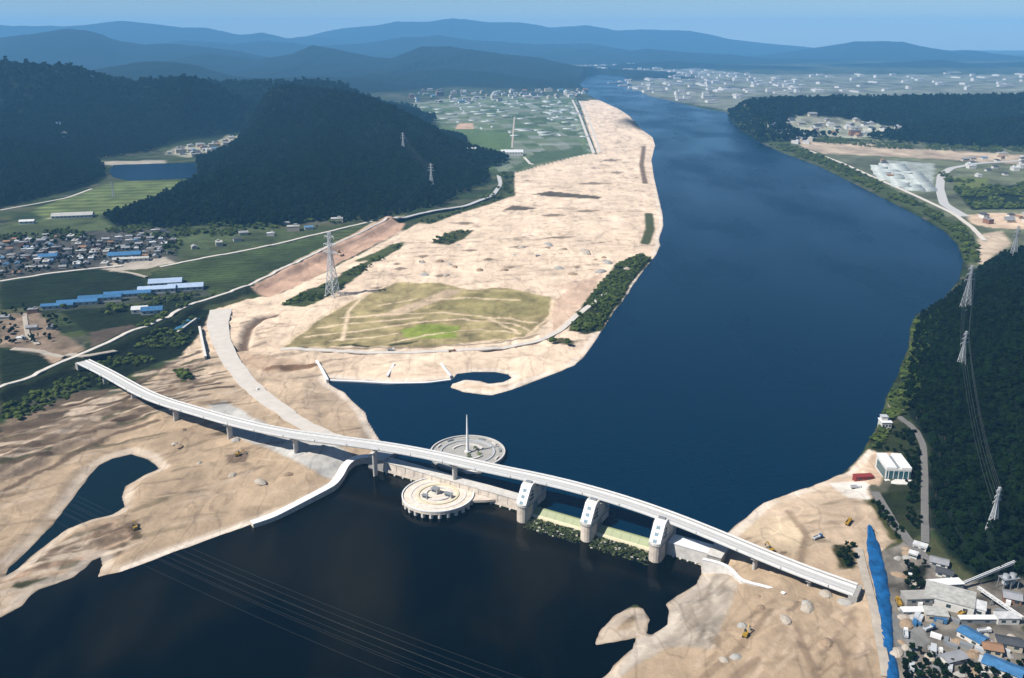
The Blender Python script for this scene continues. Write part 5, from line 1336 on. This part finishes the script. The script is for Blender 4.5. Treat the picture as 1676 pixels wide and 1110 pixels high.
CM2 = [np_mesh('crown', v * (1, 1, .62), f, [M_LEAF2], False) for v, f in CROWNS[:3]]
TM = [trunk_mb(H, R).mesh('trunk', M_TRUNK) for H, R in ((7.5, 3.2), (9, 2.6), (7, 3.6), (9.5, 2))]
SHORT = ('round', 'tall', 'broad', 'narrow')
def tree(x, y, k, sc, label, group, bank=False, name='tree'):
    t = thing(name, label, 'shrub' if bank else 'tree', (x, y, sf(x, y) - .2), random.uniform(0, 6.28), group, (sc, sc, sc * random.uniform(.85, 1.2)))
    link(CM2[k % 3] if bank else CM[k], 'crown', t); link(TM[k], 'trunk', t, scale=(1, 1, .6) if bank else None)
def tzone(x, y):
    return 'by the yard below' if y < 560 else 'beside the hillside road' if y < 700 else 'above the intake tower' if y < 860 else 'over the river bank' if y < 1000 else 'at the river bend'
def grid_pts(step, x0, x1, y0, y1, jit=.45, seed=5):
    r = np.random.default_rng(seed); X, Y = np.meshgrid(np.arange(x0, x1, step), np.arange(y0, y1, step))
    return X.ravel() + (r.random(X.size) - .5) * 2 * jit * step, Y.ravel() + (r.random(X.size) - .5) * 2 * jit * step
def wood_mask(x, y, thr=5):
    return (((hill_h(x, y) > thr) & (sdpoly(x, y, VALLEY, 30) < -8)) | (woods_sd(x, y) > 2)) & (sdpoly(x, y, CLEAR2, 20) < 2) & (np.abs(x) < y * .62 + 60)
ROADS_X = [np.array([hits(*p)[:2] for p in q]) for q in ([(1466, 680), (1480, 690), (1500, 708), (1511, 730), (1513, 780), (1513, 840), (1514, 890)], [(1432, 806), (1450, 840), (1480, 878), (1500, 905), (1530, 930), (1562, 960), (1580, 985)])]
def off_roads(x, y):
    m = np.ones(x.shape, bool)
    for P in ROADS_X: m &= dline(x, y, P, 12)[0] > 5.0
    return m
GNG = {}
def forest(name, x, y, sc, meshes, label):
    dry = sdpoly(x, y, river, 12) < -2.5; x, y, sc = x[dry], y[dry], sc[dry]
    n = len(x); z = surf(x, y) - .3
    me = bpy.data.meshes.new(name); me.vertices.add(n); me.vertices.foreach_set('co', np.stack([x, y, z], 1).astype(np.float32).ravel())
    r = np.random.default_rng(n)
    for an, v in (('scl', sc * (.7 + .6 * r.random(n))), ('rot', r.random(n) * 6.28)):
        a = me.attributes.new(an, 'FLOAT', 'POINT'); a.data.foreach_set('value', v.astype(np.float32))
    o = link(me, name, label=label, kind='stuff')
    ng = bpy.data.node_groups.new(name, 'GeometryNodeTree')
    ng.interface.new_socket('Geometry', in_out='INPUT', socket_type='NodeSocketGeometry'); ng.interface.new_socket('Geometry', in_out='OUTPUT', socket_type='NodeSocketGeometry')
    nn, lk = ng.nodes, ng.links; gi, go = nn.new('NodeGroupInput'), nn.new('NodeGroupOutput')
    iop = nn.new('GeometryNodeInstanceOnPoints'); gti = nn.new('GeometryNodeGeometryToInstance')
    for ob in meshes:
        oi = nn.new('GeometryNodeObjectInfo'); oi.inputs['Object'].default_value = ob; oi.transform_space = 'ORIGINAL'
        lk.new(oi.outputs['Geometry'], gti.inputs[0])
    lk.new(gi.outputs[0], iop.inputs['Points']); lk.new(gti.outputs[0], iop.inputs['Instance']); iop.inputs['Pick Instance'].default_value = True
    a1 = nn.new('GeometryNodeInputNamedAttribute'); a1.inputs['Name'].default_value = 'scl'; a2 = nn.new('GeometryNodeInputNamedAttribute'); a2.inputs['Name'].default_value = 'rot'
    cx = nn.new('ShaderNodeCombineXYZ'); lk.new(a2.outputs['Attribute'], cx.inputs['Z'])
    lk.new(cx.outputs[0], iop.inputs['Rotation']); lk.new(a1.outputs['Attribute'], iop.inputs['Scale']); lk.new(iop.outputs[0], go.inputs[0])
    md = o.modifiers.new('scatter', 'NODES'); md.node_group = ng
    return o
# hillside wood on the right: the 180 most open trees singly, the rest as one wood
x, y = grid_pts(5.4, 260, 1150, 150, 1330); m = (sdpoly(x, y, hillK, 20) > 2) & (np.abs(x) < y * .62 + 140) & off_roads(x, y); x, y = x[m], y[m]
edge = sdpoly(x, y, hillK, 60); order = np.argsort(np.where(x < y * .575, edge * 6 + np.hypot(x, y) * .12, 1e9)); ind = order[:180]
for i in ind:
    k = random.randrange(4); tree(x[i], y[i], k, random.uniform(.75, 1.1), SHORT[k] + ' dark green tree ' + tzone(x[i], y[i]) + ' edging the right hillside wood', SHORT[k] + ' trees edging the right hillside wood')
src = []
for k, lb in enumerate(('round dark tree standing by the hillside road bend', 'tall dark tree beside the narrow hillside road', 'broad dark tree above the control building', 'narrow dark tree behind the intake tower')):
    v, f = CROWNS[k]; tx, ty = [hits(1490, 728), hits(1530, 800), hits(1490, 770), hits(1478, 672)][k][:2]
    src.append(link(CM[k], 'tree', None, (tx, ty, sf(tx, ty) - .3), 1.0, label=lb, cat='tree'))
rest = np.ones(len(x), bool); rest[ind] = False
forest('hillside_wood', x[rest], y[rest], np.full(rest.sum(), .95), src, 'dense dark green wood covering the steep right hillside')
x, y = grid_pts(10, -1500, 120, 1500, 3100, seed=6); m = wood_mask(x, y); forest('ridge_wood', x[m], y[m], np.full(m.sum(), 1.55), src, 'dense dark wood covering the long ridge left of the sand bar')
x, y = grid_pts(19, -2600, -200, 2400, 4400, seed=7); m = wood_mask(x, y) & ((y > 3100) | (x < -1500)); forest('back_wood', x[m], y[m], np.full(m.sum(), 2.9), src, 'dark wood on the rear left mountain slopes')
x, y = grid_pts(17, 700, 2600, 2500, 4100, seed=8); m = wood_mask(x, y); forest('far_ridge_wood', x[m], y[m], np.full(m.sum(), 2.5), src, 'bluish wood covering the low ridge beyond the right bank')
# scrub: single bushes on the bank, thickets elsewhere
src2 = []
for k, (px, py, lb) in enumerate(((905, 562, 'round dark bush alone on the sand below the scrub strip'), (930, 566, 'olive bush on the sand near the river curve'), (303, 618, 'dark bush alone on the left sand by the access road'))):
    tx, ty, tz = hits(px, py); src2.append(link(CM2[k], 'bush', None, (tx, ty, tz - .2), .5, 1.6, lb, 'bush'))
bank = polyG([(930, 542), (946, 515), (962, 490), (985, 463), (1010, 432), (1050, 416), (1066, 424), (1040, 450), (1020, 484), (1002, 508), (984, 536), (960, 543)])
x, y = grid_pts(5.2, 60, 400, 850, 1700, seed=9); m = (sdpoly(x, y, bank, 10) > 1) & (vnoise(x / 30., y / 30., 4) > .22); x, y = x[m], y[m]
for i in np.argsort(y)[:110]:
    k = random.randrange(3); tree(x[i], y[i], k, random.uniform(.6, 1.05), ('large ' if k == 2 else 'small ' if k == 0 else 'tall ') + 'green bush ' + ('at the near end' if y[i] < 1010 else 'in the middle' if y[i] < 1120 else 'toward the far end') + ' of the scrub strip on the river edge', 'bushes of the river edge scrub', True, 'bush')
jj = np.argsort(y)[110:]
forest('bank_scrub', x[jj], y[jj], np.full(len(jj), .85), src2, 'green scrub along the river edge of the sand bar')
def thicket(name, label, polys, step, sc, seed, thr=.42, sset=None):
    X, Y = [], []
    for pp in polys:
        P = polyG(pp); lo, hi = P.min(0), P.max(0); x, y = grid_pts(step, lo[0], hi[0], lo[1], hi[1], seed=seed)
        m = (sdpoly(x, y, P, 10) > .5) & (vnoise(x / 26., y / 26., seed) > thr); X.append(x[m]); Y.append(y[m])
    X, Y = np.concatenate(X), np.concatenate(Y)
    m = terrain_h(X, Y) > 1.0; forest(name, X[m], Y[m], np.full(m.sum(), sc), sset or src2, label)
thicket('levee_thicket', 'green thickets along the levee and the valley fields', [[(140, 604), (240, 556), (322, 514), (335, 525), (300, 570), (215, 612), (165, 635)], [(0, 665), (130, 612), (150, 628), (60, 680), (0, 700)], [(456, 500), (545, 460), (600, 430), (656, 400), (640, 416), (590, 452), (545, 482), (500, 503)], [(285, 608), (308, 602), (318, 624), (295, 630)]], 6, .8, 12, .38)
thicket('field_thicket', 'tree clumps between the village and the fields below the ridge', [[(160, 380), (300, 360), (430, 372), (600, 360), (540, 374), (420, 385), (300, 392), (290, 430), (250, 388)], [(0, 384), (120, 376), (160, 392), (0, 396)], [(240, 548), (215, 536), (330, 488), (390, 484), (320, 505)], [(705, 396), (742, 380), (774, 379), (735, 399)], [(814, 290), (838, 286), (842, 318), (806, 332), (700, 368), (680, 366), (762, 346), (822, 310)], [(90, 506), (330, 470), (345, 480), (230, 508), (140, 520)]], 9, 1.15, 13, .5)
thicket('right_bank_scrub', 'green scrub strip along the far right river bank', [[(1192, 190), (1205, 212), (1245, 232), (1290, 250), (1345, 270), (1405, 299), (1455, 324), (1505, 349), (1550, 376), (1572, 400), (1580, 428), (1606, 432), (1600, 400), (1578, 372), (1528, 345), (1448, 303), (1348, 257), (1258, 227), (1212, 197)], [(1560, 310), (1690, 300), (1690, 342), (1590, 344)], [(1535, 282), (1600, 296), (1560, 312)], [(1240, 226), (1340, 226), (1500, 240), (1676, 244), (1676, 252), (1450, 244), (1300, 230)]], 10, 1.4, 14, .4)
thicket('shore_thicket', 'mid green bushes along the water edge of the right hillside', [[(1500, 517), (1545, 492), (1566, 500), (1530, 560), (1512, 640), (1470, 690), (1442, 690), (1455, 650), (1472, 612), (1489, 570), (1492, 535)], [(1424, 722), (1440, 692), (1460, 700), (1436, 728)]], 4.6, .85, 16, .28)
thicket('station_thicket', 'dark thickets round the control building on the right bank', [[(1440, 705), (1495, 705), (1505, 740), (1508, 870), (1485, 870), (1482, 800), (1478, 745), (1430, 728)], [(1418, 824), (1438, 826), (1486, 878), (1470, 886)], [(1368, 897), (1400, 893), (1400, 932), (1374, 928)], [(1480, 1060), (1560, 1090), (1676, 1085), (1676, 1200), (1470, 1200)], [(1478, 926), (1518, 924), (1514, 968), (1480, 968)]], 4.2, .55, 15, .25, src)
thicket('village_trees', 'dark trees between the houses of the left village', [[(-40, 396), (20, 384), (120, 380), (160, 392), (262, 374), (290, 382), (285, 422), (200, 434), (165, 442), (90, 446), (-40, 460)], [(0, 508), (60, 504), (112, 528), (84, 562), (0, 566)]], 12, .75, 17, .45, src)

# ------------------------------------------------------------------ air
def haze_box():
    mb = MB(); mb.box((0, 11300, 350), (28200, 23600, 730))
    m = bpy.data.materials.new('haze_air'); m.use_nodes = True; nt = m.node_tree
    nt.nodes.remove(nt.nodes['Principled BSDF'])
    v = nt.nodes.new('ShaderNodeVolumePrincipled')
    v.inputs['Color'].default_value = (.2, .55, 1.0, 1)
    v.inputs['Density'].default_value = 0.6e-4
    v.inputs['Anisotropy'].default_value = 0.0
    nt.links.new(v.outputs[0], nt.nodes['Material Output'].inputs['Volume'])
    return mb.build('haze', m, kind='stuff')
haze_box()
